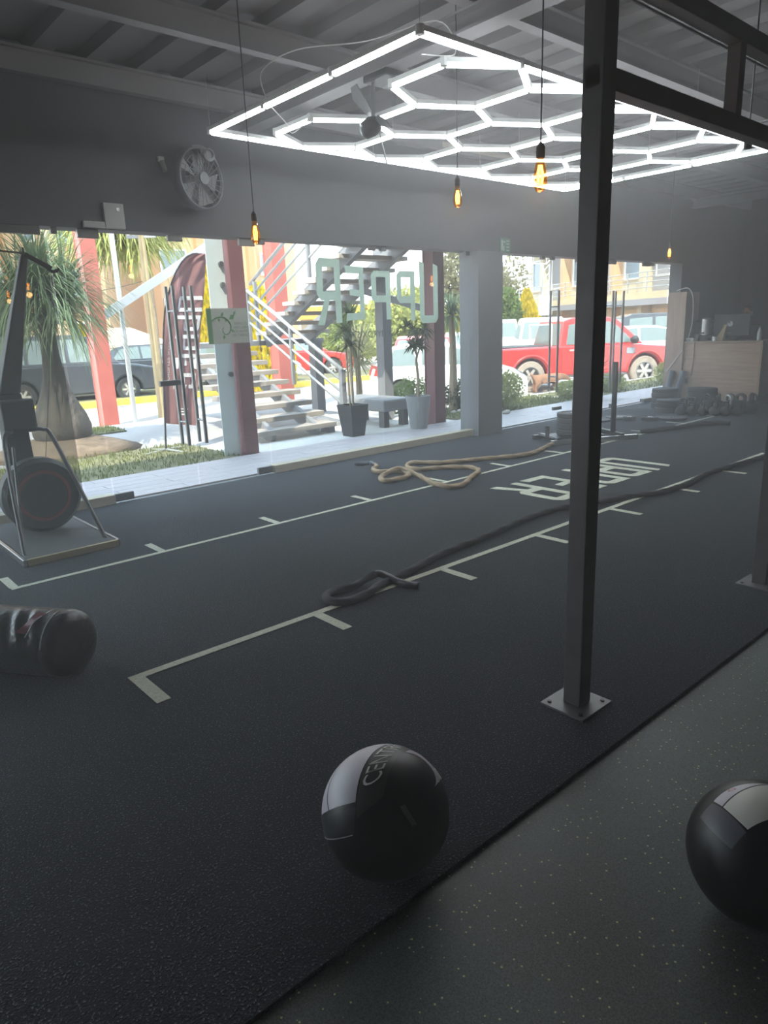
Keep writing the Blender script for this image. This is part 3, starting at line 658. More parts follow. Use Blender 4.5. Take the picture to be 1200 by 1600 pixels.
def plate_mesh(name, R, th, parent=None, m=None):
    return MB().lathe([(.026, .002), (R * .28, .002), (R * .3, th * .12), (R * .72, th * .12), (R * .76, 0), (R * .96, 0), (R, th * .15), (R, th * .85), (R * .96, th), (R * .76, th), (R * .72, th * .88), (R * .3, th * .88), (R * .28, th - .002), (.026, th - .002), (.026, .002)], 28, cap=False).build(name, m or M_rubber, parent)
def plate(x, y, z, R, th, label, group=None, m=None):
    t = thing('weight_plate', label, 'weight plate', (x, y, z), random.random(), group)
    plate_mesh('disc', R, th, t, m)
    MB().lathe([(.025, 0.001), (.034, 0), (.034, th), (.025, th - .001)], 16, cap=False).build('hub_ring', M_steel, t)
    return t
c = sl3(.42, .03, 0) + Vector((7.5, 4.85, 0))
for k, th in enumerate((.075, .075, .065, .055)):
    plate(c.x, c.y, .0745 + sum((.0755, .0755, .0655, .0555)[:k]), .205, th, ('thick grey bumper plate lowest on the push sled', 'thick grey bumper plate second up on the push sled', 'grey bumper plate third up on the push sled', 'grey bumper plate topmost on the push sled')[k], 'plates on the push sled')
def stack(x, y, R, ths, where, grp):
    z = .0005; N = len(ths); od = ['lowest', 'second up', 'third up', 'fourth up', 'fifth up']
    for k, th in enumerate(ths):
        plate(x + random.uniform(-.012, .012), y + random.uniform(-.012, .012), z, R, th, 'black bumper plate %s in the %s' % ('topmost' if k == N - 1 else od[k], where), grp); z += th + .0006
stack(11.05, 5.62, .20, (.085, .085, .075, .06), 'tall stack beside the foam rollers', 'stacked bumper plates by the counter')
stack(11.5, 5.2, .225, (.085, .08, .07, .055), 'widest stack against the wood counter', 'stacked bumper plates by the counter')
stack(10.55, 5.27, .2, (.08, .07, .045), 'low stack before the kettlebells', 'stacked bumper plates by the counter')
plate(9.5, 5.5, .0005, .2, .03, 'thin black plate lying flat near the glass doors'); plate(9.55, 5.05, .0005, .12, .05, 'small thick black plate lying on the turf')
plate(9.82, 4.86, .0005, .21, .03, 'thin wide black plate lying by the far painted line'); plate(9.35, 5.26, .0005, .09, .06, 'tiny thick black plate between the flat plates')
plate(9.1, 5.62, .0005, .18, .025, 'thin black plate lying behind the sled post')
def kettlebell(x, y, s, label, grp, rz, ring=None):
    t = thing('kettlebell', label, 'kettlebell', (x, y, 0), rz, grp)
    MB().lathe([(.045 * s, .0005), (.07 * s, .012 * s), (.092 * s, .05 * s), (.098 * s, .09 * s), (.088 * s, .13 * s), (.06 * s, .165 * s), (.02 * s, .18 * s)], 16).build('body', M_iron, t, smooth=True)
    MB().tube(smooth_path([Vector((a * s, 0, b * s)) for a, b in ((-.06, .14), (-.075, .2), (-.062, .25), (0, .268), (.062, .25), (.075, .2), (.06, .14))], 4), .016 * s, n=8).build('handle', M_iron if not ring else ring, t, smooth=True)
M_chrome = mat('pale_handle', (.45, .52, .52), .35, .5)
row0 = Vector((10.22, 4.93)); dr = Vector((.42, -.66)).normalized(); nr = Vector((.66, .42)).normalized() * -1
nr = Vector((dr.y, -dr.x)) * -1
nm = ['first', 'second', 'third', 'fourth', 'fifth', 'sixth', 'seventh']
for rr in range(3):
    for k in range(7 if rr else 6):
        q = row0 + dr * (.155 * k + .06 * rr) + nr * (.2 * rr); s = (.75, .85, 1.0)[rr] + .04 * k * (rr == 1)
        if rr == 2 and k < 2: continue
        lab = ('pale handled kettlebell in the middle row' if (rr == 1 and k == 4) else 'black kettlebell in the %s row, %s from the bumper plates' % (('front', 'middle', 'rear')[rr], nm[k]))
        kettlebell(q.x, q.y, s, lab, 'kettlebells in front of the counter', random.uniform(-.5, .5) + PI * .3, M_chrome if (rr == 1 and k == 4) else None)
# foam rollers leaning at the counter
for k, (dy, lab) in enumerate(((.0, 'grey foam roller leaning against the tall wood panel'), (-.16, 'grey foam roller leaning beside the counter front'))):
    t = thing('foam_roller', lab, 'foam roller', (11.90, 6.02 + dy, 0), 0, 'foam rollers leaning at the counter')
    a = Vector((0, 0, .015)); b = Vector((.12, -.03 - .05 * k, .52)); d = (b - a).normalized(); qn = d.to_track_quat('Z', 'Y').to_matrix().to_4x4()
    MB().lathe([(.026, 0), (.048, 0), (.054, .02), (.054, .50), (.048, .52), (.026, .52)], 16, Matrix.Translation(a) @ qn).build('foam', mat('roller_grey', (.16, .17, .19), .8, var=.1, scale=20), t, smooth=False)
    MB().lathe([(.024, -.002), (.027, -.002), (.027, .522), (.024, .522)], 12, Matrix.Translation(a) @ qn, cap=False).build('core', M_blk, t)

# ------------------------------------------------------------------ reception counter
CX = 12.1
M_wood = plankmat('greige_laminate', (.40, .26, .18), (.55, .40, .30), (1.5, .6, 9))
M_wood2 = plankmat('greige_laminate_vertical', (.36, .24, .17), (.48, .35, .27), (6, 6, .6))
yr = WX(1187, 575, CX).y; zt = WX(1120, 533, CX).z
ct = thing('reception_counter', 'greige wood laminate reception counter with a tall end panel', 'counter', (CX, yr, 0))
yl = 6.17 - yr
MB().box(.02, .6, 0.02, yl, .001, zt - .03).build('body', M_wood, ct)
MB().box(-.01, .64, -.015, yl, zt - .03, zt).build('worktop', plankmat('worktop_wood', (.30, .21, .14), (.40, .30, .21), (2, .6, 6)), ct, bevel=.004)
MB().box(0.0, .64, -.015, .02, .001, zt - .03).build('end_trim', MATS['worktop_wood'], ct)
for k in range(6):
    z0 = .015 + k * (zt - .05) / 6; MB().box(.008, .02, .021, yl - .32, z0, z0 + (zt - .05) / 6 - .004).build('front_panel', M_wood, ct)
zp = WX(1055, 457, CX).z
MB().box(-.03, .45, yl - .32, yl, .001, zp).build('tall_panel', M_wood2, ct, bevel=.004)
for yy in (WX(1062, 590, CX).y, WX(1072, 590, CX).y): MB().box(.003, .0079, yy - yr - .025, yy - yr + .025, .3, .39).build('socket_plate', M_blk_p, ct)
yy = WX(1081, 590, CX).y - yr; MB().box(.003, .0079, yy - .012, yy + .012, .3, .39).build('socket_plate', MATS['brass_edge'], ct)
def cord(name, label, pts, r, m):
    b = Vector(pts[0]); t = tag(MB().tube(smooth_path([Vector(q) - b for q in pts]), r, n=6).build(name, m), label, 'cable'); t.location = b; return t
a = WX(1086, 536, CX).y
cord('power_cable', 'dark power cable hanging down the counter front', [(CX - .012, a, zt - .01), (CX - .014, a, .7), (CX - .016, a + .02, .47), (CX - .012, a + .03, .43)], .005, M_blk_p)
cord('white_cable', 'thin white cable looping beside the tall wood panel', [(CX + .1, 6.1, zp + .03), (CX + .1, 5.9, zp + .06), (CX + .05, 5.78, zp - .1), (CX + .05, 5.76, zp - .5), (CX + .06, 5.82, zt + .02)], .008, M_white)
cord('white_cable', 'thin white cable strung down across the tall wood panel front', [(CX - .04, 5.86, .86), (CX - .045, 6.0, .66), (CX - .045, 6.12, .5)], .006, M_white)
def on(px, X): q = WX(px, 533, X); return Vector((X, q.y, zt + .0005))
q = on(1076, CX + .12); t = thing('router_box', 'small white router box at the counter end', 'router', tuple(q)); MB().box(-.07, .07, -.115, .115, 0, .055).build('case', M_white, t, bevel=.008); m = MB()
for k in range(3): m.box(-.0715, -.07, -.05 + .04 * k, -.03 + .04 * k, .015, .035)
m.build('ports', M_blk, t)
q = on(1088, CX + .2); t = thing('paper_cup_stack', 'short grey stack of cups beside the steel urn', 'cups', tuple(q)); MB().lathe([(.03, 0), (.045, .1), (.047, .11), (.042, .112), (.04, .105)], 14).build('cups', mat('cup_grey', (.3, .3, .29), .7), t); MB().lathe([(.0, .1), (.041, .104)], 14, cap=False).build('rim', M_white, t)
q = on(1102, CX + .25); t = thing('coffee_urn', 'brushed steel coffee urn standing on the counter', 'coffee urn', tuple(q))
MB().lathe([(.10, 0), (.105, .02), (.105, .09), (.09, .095)], 24).build('base', M_blk_p, t)
MB().lathe([(.10, .095), (.108, .1), (.108, .36), (.10, .375), (.03, .385), (.0, .39)], 24, cap=False).build('tank', M_steel, t, smooth=False)
MB().box(-.16, -.1, -.012, .012, .12, .145).build('tap', M_blk_p, t); MB().bar((-.02, .105, .33), (-.02, .17, .33), .02, .02).build('side_handle', M_blk_p, t); MB().bar((-.02, -.105, .33), (-.02, -.15, .33), .02, .02).build('side_handle', M_blk_p, t)
q = on(1116, CX + .15); t = thing('cup', 'small white cup beside the paper bag', 'cup', tuple(q)); MB().lathe([(.028, 0), (.035, .06), (.038, .07), (.034, .068), (.026, .01), (0, .008)], 14, cap=False).build('bowl', M_white, t); MB().tube(smooth_path([Vector(v) for v in ((0, .034, .055), (0, .055, .05), (0, .055, .03), (0, .031, .02))]), .005, n=6).build('handle', M_white, t)
q = on(1124, CX + .2); t = thing('paper_bag', 'brown slanted paper bag standing on the counter', 'paper bag', tuple(q))
MB().add([(-.04, -.06, 0), (.05, -.06, 0), (.05, .07, 0), (-.04, .07, 0), (0, -.10, .25), (.02, -.10, .26), (.02, -.055, .24), (0, -.055, .23)], [(3, 2, 1, 0), (4, 5, 6, 7), (0, 1, 5, 4), (1, 2, 6, 5), (2, 3, 7, 6), (3, 0, 4, 7)]).build('bag', mat('kraft', (.36, .27, .16), .9, var=.1, scale=10), t); MB().box(.0, .02, -.11, -.045, .235, .262).build('folded_top', MATS['kraft'], t)
q = on(1141, CX + .28); t = thing('desktop_computer', 'black desktop monitor seen from behind with a round pale emblem', 'computer', tuple(q))
MB().box(-.012, .012, -.30, .30, .07, .43).build('screen', M_blk_p, t, bevel=.012); MB().box(-.005, .04, -.08, .08, .02, .2).build('stand', M_dsteel if False else M_blk_p, t); MB().box(-.09, .09, -.1, .1, 0, .018).build('foot', M_blk_p, t, bevel=.004)
MB().cyl((-.0125, .02, .27), (-.0155, .02, .27), .045, n=18).build('emblem', mat('emblem_pale', (.5, .52, .54), .4), t); MB().cyl((-.0156, .035, .295), (-.0162, .035, .295), .018, n=10).build('emblem_spot', M_blk_p, t); MB().box(-.0135, -.0125, -.01, .06, .11, .13).build('lower_mark', M_dsteel, t)
q = on(1186, CX + .15); t = thing('water_bottle', 'clear plastic water bottle with a blue cap on the counter', 'bottle', tuple(q)); MB().lathe([(.034, 0), (.038, .02), (.038, .13), (.018, .18), (.016, .19)], 14).build('bottle', mat('pet_plastic', (.5, .54, .58), .2), t, smooth=True); MB().lathe([(.017, .19), (.018, .19), (.018, .21), (.0, .212)], 12, cap=False).build('cap', mat('cap_blue', (.15, .25, .5), .5), t)
q = on(1172, CX + .12); t = thing('keys', 'small bunch of shiny keys lying on the counter', 'keys', tuple(q)); MB().lathe([(.018, .0), (.022, .003), (.018, .006)], 14, cap=False).build('ring', M_steel, t); m = MB().box(-.005, .03, .02, .07, 0, .004); m.build('key', M_steel, t); MB().box(-.03, -.01, .02, .06, 0, .004).build('key', M_steel, t)

# person seated behind the computer, only the head shows over the screen
ph = WX(1168, 487, CX + 1.2)
per = thing('person', 'person in a dark shirt seated behind the desktop computer', 'person', (ph.x, ph.y, 0))
def skin_mesh(name, vs, es, rad, m, parent, root=0, sub=2):
    me = bpy.data.meshes.new(name); me.from_pydata(vs, es, []); me.update(); o = bpy.data.objects.new(name, me); COL.objects.link(o)
    o.modifiers.new('skin', 'SKIN'); sv = me.skin_vertices[0].data
    for i, r in enumerate(rad): sv[i].radius = (r, r) if not isinstance(r, tuple) else r; sv[i].use_root = (i == root)
    s_ = o.modifiers.new('sub', 'SUBSURF'); s_.levels = sub; s_.render_levels = sub
    me.materials.append(m); o.parent = parent; return o
hz = ph.z - .02
V = [(.12, 0, .62), (.1, 0, .85), (.08, 0, hz - .32), (.06, 0, hz - .2), (.03, 0, hz - .1), (.08, .17, hz - .26), (.02, .24, hz - .5), (-.2, .2, hz - .58), (-.38, .1, hz - .55), (.08, -.17, hz - .26), (.02, -.24, hz - .5), (-.2, -.2, hz - .58), (-.38, -.1, hz - .55), (-.2, .1, .6), (-.35, .1, .3), (-.35, .1, .04), (-.2, -.1, .6), (-.35, -.1, .3), (-.35, -.1, .04), (-.46, .1, .04), (-.46, -.1, .04)]
E_ = [(0, 1), (1, 2), (2, 3), (3, 4), (2, 5), (5, 6), (6, 7), (7, 8), (2, 9), (9, 10), (10, 11), (11, 12), (0, 13), (13, 14), (14, 15), (0, 16), (16, 17), (17, 18), (15, 19), (18, 20)]
R_ = [.15, .14, .14, .07, .05, .065, .05, .042, .035, .065, .05, .042, .035, .085, .06, .045, .085, .06, .045, .035, .035]
skin_mesh('body', V, E_, R_, mat('dark_shirt', (.03, .03, .035), .9), per)
M_skin = mat('skin', (.42, .22, .15), .6)
hd = MB().ellipsoid((0, 0, hz), (.095, .075, .115), 20, 14); hd.ellipsoid((-.095, 0, hz - .015), (.018, .014, .022), 8, 6)
for s in (-1, 1): hd.ellipsoid((.005, .076 * s, hz - .01), (.018, .012, .03), 8, 6)
head = hd.build('head', M_skin, per, smooth=True)
for s in (-1, 1): MB().ellipsoid((-.083, .03 * s, hz + .01), (.012, .014, .009), 8, 6).build('eye', M_blk_p, head)
MB().ellipsoid((-.083, 0, hz - .06), (.01, .025, .007), 8, 6).build('mouth', M_red, head)
MB().ellipsoid((.022, 0, hz + .045), (.095, .086, .088), 18, 12).build('hair', mat('dark_hair', (.02, .015, .012), .7), head, smooth=True)
st = thing('stool', 'black stool behind the reception counter under the seated person', 'stool', (ph.x + .12, ph.y, 0))
MB().lathe([(.15, .43), (.18, .44), (.18, .475), (.15, .485)], 18).build('seat', M_blk_p, st); MB().cyl((0, 0, .03), (0, 0, .43), .03).build('column', M_dsteel, st); MB().lathe([(.2, .001), (.2, .02), (.03, .04)], 18).build('base', M_blk, st)

# ================================================================== outside
SZ = -.3
def dist(px, py, d):      # point on the pixel's direction at horizontal distance d
    r = ray(px, py); return CAM + r * (d / math.hypot(r.x, r.y))
M_road = mat('pale_asphalt', (.34, .30, .265), .9, var=.08, scale=.6, bump=.05)
M_kerb = mat('kerb_concrete', (.60, .58, .54), .85, var=.06, scale=3)
M_yel = mat('yellow_kerb_paint', (.85, .62, .08), .7, var=.08, scale=4)
tag(MB().box(-60, 150, 8.85, 190, SZ - .2, SZ).build('street', M_road), kind='structure')
pv = tag(MB().box(RX0, 40, 6.36, 8.75, SZ - .2, -.03).build('pavement', M_kerb), kind='structure')
tag(MB().box(7.9, 60, 8.75, 8.86, SZ - .2, -.002).build('kerb', M_kerb), kind='structure')
tag(MB().box(RX0, 7.9, 8.75, 12.3, SZ - .2, -.03).build('paved_apron', mat('grey_paving', (.33, .31, .30), .9, var=.08, scale=2)), kind='structure')
M_deck = plankmat('pale_deck', (.38, .345, .35), (.46, .42, .43), (.5, 6, 1)); M_deck2 = plankmat('pale_deck_b', (.35, .32, .33), (.43, .40, .41), (.5, 6, 1))
wk = struct('walkway'); me0 = None
for r in range(6):
    y0 = 6.36 + r * .183
    for k in range(20):
        x0 = -5.4 + k * 1.2 + (.6 if r % 2 else 0)
        if me0 is None:
            o = MB().box(0, 1.194, 0, .178, -.03, 0).build('plank', M_deck, wk); me0 = o.data; me1 = me0.copy(); me1.materials.clear(); me1.materials.append(M_deck2)
        else:
            o = bpy.data.objects.new('plank', me0 if (k * 3 + r * 5) % 4 else me1); COL.objects.link(o); o.parent = wk
        o.location = (x0, y0, 0)
M_lawn = mat('lawn_soil', (.15, .14, .07), .95, var=.3, scale=4, bump=.4, bscale=40)
M_grass = leafmat('grass_blades', (.15, .17, .055), .5, .3)
def lawn(x0, x1, y0, y1, n, label):
    t = thing('lawn', label, 'lawn', ((x0 + x1) / 2, (y0 + y1) / 2, -.03)); cx, cy = (x0 + x1) / 2, (y0 + y1) / 2
    MB().box(x0 - cx, x1 - cx, y0 - cy, y1 - cy, .0005, .025).build('soil', M_lawn, t)
    m = MB()
    for _ in range(n): m.blade((random.uniform(x0, x1) - cx, random.uniform(y0, y1) - cy, .022), random.uniform(0, 2 * PI), random.uniform(.7, 1.5), random.uniform(.03, .07), .008, .6, 2)
    tag(m.build('grass', M_grass, t), kind='stuff')
lawn(-4.0, 4.25, 7.47, 9.1, 8000, 'strip of green lawn below the feather flag'); lawn(8.2, 11.6, 7.47, 8.74, 4500, 'strip of sunny lawn before the red pickup truck'); lawn(11.9, 19, 7.47, 8.74, 3000, 'strip of lawn under the pale shrubs by the right doors')
mound = tag(MB().lathe([(1.0, 0), (.7, .1), (.4, .19), (.2, .22)], 20).build('soil_mound', mat('dry_soil', (.17, .12, .08), .95, var=.3, scale=8, bump=.5, bscale=30), smooth=True), 'brown soil mound around the foot of the bulbous palm', 'soil'); mound.location = (2.95, 9.95, -.03)
lawn(3.4, 4.3, 11.2, 12.0, 900, 'small grass patch beside the red column foot')
tag(MB().box(0, 26, 0, .25, 0, .16).build('yellow_kerb', M_yel, loc=(0, 18.6, SZ)), 'bright yellow painted kerb across the street', 'kerb')
tag(MB().box(0, 26, 0, 3, 0, .12).build('far_verge', M_lawn, loc=(0, 18.9, SZ)), kind='structure')

# ------------------------------------------------------------------ steel columns
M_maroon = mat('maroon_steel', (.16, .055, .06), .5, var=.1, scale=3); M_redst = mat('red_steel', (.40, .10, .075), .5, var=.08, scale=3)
M_stairst = mat('stair_grey_steel', (.20, .20, .21), .5, var=.08, scale=4); M_galv = mat('galvanised_rail', (.55, .57, .58), .35, .7)
def hcol(x, y, s, z0, z1, m, label, name='steel_column'):
    t = thing(name, label, 'column', (x, y, z0))
    MB().box(-s / 2, s / 2, -s / 2, -s / 2 + .02, .015, z1 - z0).build('flange', m, t); MB().box(-s / 2, s / 2, s / 2 - .02, s / 2, .015, z1 - z0).build('flange', m, t)
    MB().box(-s / 2 + .01, s / 2 - .01, -s / 2 + .02, s / 2 - .02, .015, z1 - z0).build('web', m, t); MB().box(-s * .7, s * .7, -s * .7, s * .7, 0, .015).build('foot_plate', m, t)
    return t
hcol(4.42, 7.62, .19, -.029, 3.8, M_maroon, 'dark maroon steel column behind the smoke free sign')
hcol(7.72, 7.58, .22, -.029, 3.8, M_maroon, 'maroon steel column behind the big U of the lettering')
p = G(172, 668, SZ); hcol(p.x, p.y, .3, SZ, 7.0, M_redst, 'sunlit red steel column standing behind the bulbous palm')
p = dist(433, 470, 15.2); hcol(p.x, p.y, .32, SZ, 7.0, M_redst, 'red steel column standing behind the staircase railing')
p = G(212, 662, SZ); t = thing('light_pole', 'slim pale steel pole behind the glass doors', 'pole', (p.x, p.y, SZ)); MB().cyl((0, 0, .02), (0, 0, 7), .05, n=10).build('shaft', M_galv, t); MB().box(-.15, .15, -.15, .15, 0, .02).build('foot_plate', M_galv, t)
p = G(172, 668, SZ); a = WY(152, 500, p.y); b = WY(352, 366, p.y); t = thing('diagonal_brace', 'pale diagonal steel brace rising from the red column', 'steel brace', tuple(a)); MB().bar((0, 0, 0), b - a, .1, .16).build('bar', M_galv, t); MB().box(-.12, .12, -.02, .02, -.15, .15).build('gusset', M_galv, t)
# glass screen with bolts beside the maroon column
gs = thing('glass_screen', 'frosted pale glass screen bolted beside the maroon column', 'glass screen', (4.28, 7.62, -.029)); MB().box(-.19, .03, -.006, .006, .02, 3.3).build('pane', mat('frosted_glass', (.55, .60, .60), .5), gs)
for z in (1.0, 2.02, 2.25): MB().cyl((-.02, -.006, z), (-.02, -.04, z), .03, n=12).build('bolt', M_dsteel, gs)

# ------------------------------------------------------------------ staircase
stc = thing('outdoor_staircase', 'grey steel and wood outdoor staircase with railings behind the glass', 'staircase', (5.6, 8.2, -.03))
O = Vector((5.6, 8.2, -.03)); M_tread = mat('tread_wood', (.30, .26, .23), .7, var=.15, scale=6)
for k in range(8):
    y = 8.2 + .29 * k; z = .13 + .145 * k
    MB().box(4.92 - O.x, 6.27 - O.x, y - O.y, y + .33 - O.y, z - .07 - O.z, z - O.z).build('tread', M_tread, stc, bevel=.006)
for x in (5.2, 5.95): MB().bar(Vector((x, 8.25, -.02)) - O + Vector((0, 0, .02)), Vector((x, 10.6, 1.16)) - O, .06, .2).build('stringer', M_stairst, stc)
MB().box(6.15 - O.x, 6.27 - O.x, 8.25 - O.y, 8.45 - O.y, .0, .1 - O.z).build('foot_block', M_stairst, stc)
MB().box(5.3 - O.x, 7.85 - O.x, 10.52 - O.y, 11.8 - O.y, 1.22 - O.z, 1.3 - O.z).build('landing', M_stairst, stc)
for k in range(15):
    y = 10.5 - .29 * k; z = 1.45 + .145 * k
    MB().box(6.42 - O.x, 7.75 - O.x, y - .33 - O.y, y - O.y, z - .06 - O.z, z - O.z).build('tread', M_tread if False else mat('tread_pale', (.50, .44, .38), .7, var=.1, scale=5), stc, bevel=.005)
for x in (6.66, 7.46): MB().bar(Vector((x, 10.55, 1.30)) - O, Vector((x, 6.75, 3.20)) - O, .09, .24).build('stringer', M_stairst, stc)
def rails(a, b, n, gap, r=.02):
    for k in range(n):
        dz = Vector((0, 0, -gap * k)); MB().cyl(a + dz - O, b + dz - O, r if k else r * 1.5, n=8).build('rail', M_galv, stc, smooth=True)
def post(p, h, s=.05): MB().box(p.x - s / 2 - O.x, p.x + s / 2 - O.x, p.y - s / 2 - O.y, p.y + s / 2 - O.y, p.z - O.z, p.z + h - O.z).build('rail_post', M_stairst, stc)
rails(Vector((6.38, 8.15, .87)), Vector((6.38, 10.6, 2.12)), 4, .17); post(Vector((6.38, 8.15, -.029)), .9, .075); post(Vector((6.38, 10.6, 1.3)), .85)
post(Vector((6.38, 9.4, .62)), .88)
rails(Vector((6.45, 10.6, 2.22)), Vector((6.45, 7.0, 4.02)), 4, .2); post(Vector((6.45, 10.45, 1.3)), .95); post(Vector((6.45, 8.9, 2.2)), .9)
for px, d, top in ((494, 13.1, 1.22), (601, 11.6, 3.0)):
    p = dist(px, 560, d); MB().box(p.x - .09 - O.x, p.x + .09 - O.x, p.y - .09 - O.y, p.y + .09 - O.y, (SZ if p.x > 7.9 and p.y > 8.86 else -.03) - O.z + .0005, top - O.z).build('support_post', M_stairst, stc)
a = WY(560, 452, 8.6); b = WY(668, 484, 7.7); MB().bar(a - O, b - O, .08, .1).build('tie_beam', M_stairst, stc)

# ------------------------------------------------------------------ bench, pots, plants on the walkway
M_bench = mat('bench_grey', (.20, .205, .215), .6, var=.06, scale=8)
t = thing('bench', 'grey upholstered bench with dark legs beside the planters', 'bench', (7.2, 8.42, -.03)); MB().box(-.28, .28, -.55, .6, .24, .42).build('cushion', M_bench, t, bevel=.03)
for a in (-.2, .2):
    for b in (-.45, .5): MB().box(a - .05, a + .05, b - .06, b + .06, .0005, .24).build('leg', mat('bench_leg', (.07, .07, .072), .6), t)
def pot(x, y, z, r0, r1, h, label, square=False):
    t = thing('planter', label, 'planter', (x, y, z)); n = 4 if square else 22; k = 1.41 if square else 1
    Mr = Matrix.Rotation(PI / 4 if square else 0, 4, 'Z')
    MB().lathe([(r0 * k, .0005), (r1 * k, h), (r1 * k * .88, h), (r1 * k * .85, h - .06)], n, Mr, cap=False).build('pot', M_blk_p if square else mat('grey_pot', (.23, .235, .24), .7, var=.08, scale=10), t)
    MB().lathe([(r1 * k * .86, h - .06), (0, h - .055)], n, Mr, cap=False).build('soil', MATS['dry_soil'], t); return t
MATS['sq'] = mat('dark_pot', (.06, .06, .065), .6)
pot(6.2, 7.72, 0 - .029, .11, .16, .44, 'dark square tapered planter beside the stair foot', True)
pot(7.1, 7.32, .0005, .125, .185, .47, 'round grey planter holding a small leafy tree')
M_lf_d = leafmat('dark_leaf', (.055, .085, .035)); M_lf_g = leafmat('green_leaf', (.13, .19, .05)); M_lf_p = leafmat('pale_leaf', (.34, .36, .13)); M_lf_y = leafmat('yellow_leaf', (.62, .50, .02)); M_lf_gr = leafmat('grey_leaf', (.26, .25, .15)); M_lf_b = leafmat('blue_green_leaf', (.16, .21, .12))
M_bark = mat('bark', (.22, .17, .12), .9, var=.25, scale=12, bump=.4, bscale=30); M_barkp = mat('pale_bark', (.34, .27, .19), .9, var=.2, scale=12)
def tuft(m, c, n, L, W, e0, e1, droop, seg=4):
    for _ in range(n): m.blade(c, random.uniform(0, 2 * PI), random.uniform(e0, e1), L * random.uniform(.7, 1.1), W, droop, seg)
t = thing('small_tree', 'small leafy tree growing in the round grey planter', 'plant', (7.1, 7.32, .42))
MB().tube([(0, 0, 0), (.01, 0, .3), (-.01, .01, .55), (.0, 0, .62)], [.024, .02, .018, .016], 8).build('trunk', M_barkp, t)
m = MB()
for k in range(5):
    a = k * 1.26; m.tube([(0, 0, .6), (.06 * math.cos(a), .06 * math.sin(a), .75), (.14 * math.cos(a), .14 * math.sin(a), .9 + .05 * (k % 3))], [.012, .009, .006], 6)
m.build('branches', M_barkp, t)
m = MB()
for k in range(5):
    a = k * 1.26
    for z, rr in ((.75, .07), (.92 + .05 * (k % 3), .14)): tuft(m, (rr * math.cos(a), rr * math.sin(a), z), 26, .22, .04, -.3, 1.2, 1.3)
tag(m.build('foliage', M_lf_d, t), kind='stuff')
t = thing('tall_dracaena', 'tall cane plant with drooping dark leaves in the square planter', 'plant', (6.2, 7.72, .36))
m = MB(); m2 = MB()
for a, h in ((.5, 1.25), (2.4, 1.05), (4.2, .85)):
    e = (.06 * math.cos(a), .06 * math.sin(a), h); m.tube([(.03 * math.cos(a), .03 * math.sin(a), 0), e], .014, 6); tuft(m2, e, 46, .34, .034, -.1, 1.3, 1.8)
m.build('cane', M_barkp, t); tag(m2.build('foliage', M_lf_d, t), kind='stuff')
def spiky(name, px, py, d, z0, label, n, L, W, mt, h=.3, e0=-.5, e1=1.4, droop=.25, cat='plant', r=.06):
    p = dist(px, py, d); t = thing(name, label, cat, (p.x, p.y, z0)); c = p.z - z0
    MB().tube([(0, 0, 0), (.02, .0, c * .5), (0, 0, c)], [r * 1.3, r, r * .8], 8).build('trunk', M_barkp, t)
    m = MB(); tuft(m, (0, 0, c), n, L, W, e0, e1, droop, 3); tag(m.build('foliage', mt, t), kind='stuff'); return t
spiky('yucca', 558, 560, 13.2, SZ, 'spiky yucca fanning out beside the tall cane plant', 170, .85, .03, M_lf_gr)
spiky('yucca', 543, 520, 16, SZ, 'broad pale yucca growing behind the tall cane plant', 190, .95, .045, M_lf_g, droop=.8)
spiky('yucca', 925, 588, 13.6, -.03, 'spiky green yucca standing behind the steel rig post', 150, .62, .035, M_lf_b)
spiky('small_palm_tree', 706, 492, 12.2, -.03, 'slim small palm tree beside the grey pillar', 220, .7, .025, M_lf_b, droop=1.8, r=.06)
# bulbous ponytail palm
pp_ = thing('ponytail_palm', 'ponytail palm with a swollen dark trunk and drooping leaves by the ski machine', 'palm tree', (2.95, 9.95, .12))
MB().lathe([(.30, -.05), (.37, .08), (.38, .2), (.33, .36), (.22, .58), (.14, .85), (.11, 1.1), (.10, 1.35), (.09, 1.6), (.07, 1.85)], 18).build('trunk', mat('palm_bark', (.10, .085, .07), .9, var=.25, scale=10, bump=.5, bscale=25), pp_, smooth=True)
m = MB()
for c, n in (((0, 0, 1.85), 420), ((.22, -.1, 1.6), 260), ((-.25, .05, 1.7), 260), ((.05, .2, 2.1), 200), ((.35, .1, 1.9), 150)): tuft(m, c, n, 1.25, .02, -.1, 1.45, 2.0, 6)
tag(m.build('foliage', M_lf_b, pp_), kind='stuff')
m = MB().tube([(0, 0, 1.5), (.2, -.1, 1.62)], .05, 8); m.tube([(0, 0, 1.5), (-.24, .05, 1.7)], .05, 8); m.tube([(0, 0, 1.8), (.05, .2, 2.1)], .04, 8); m.tube([(0, 0, 1.7), (.35, .1, 1.9)], .04, 8); m.build('branches', MATS['palm_bark'], pp_)

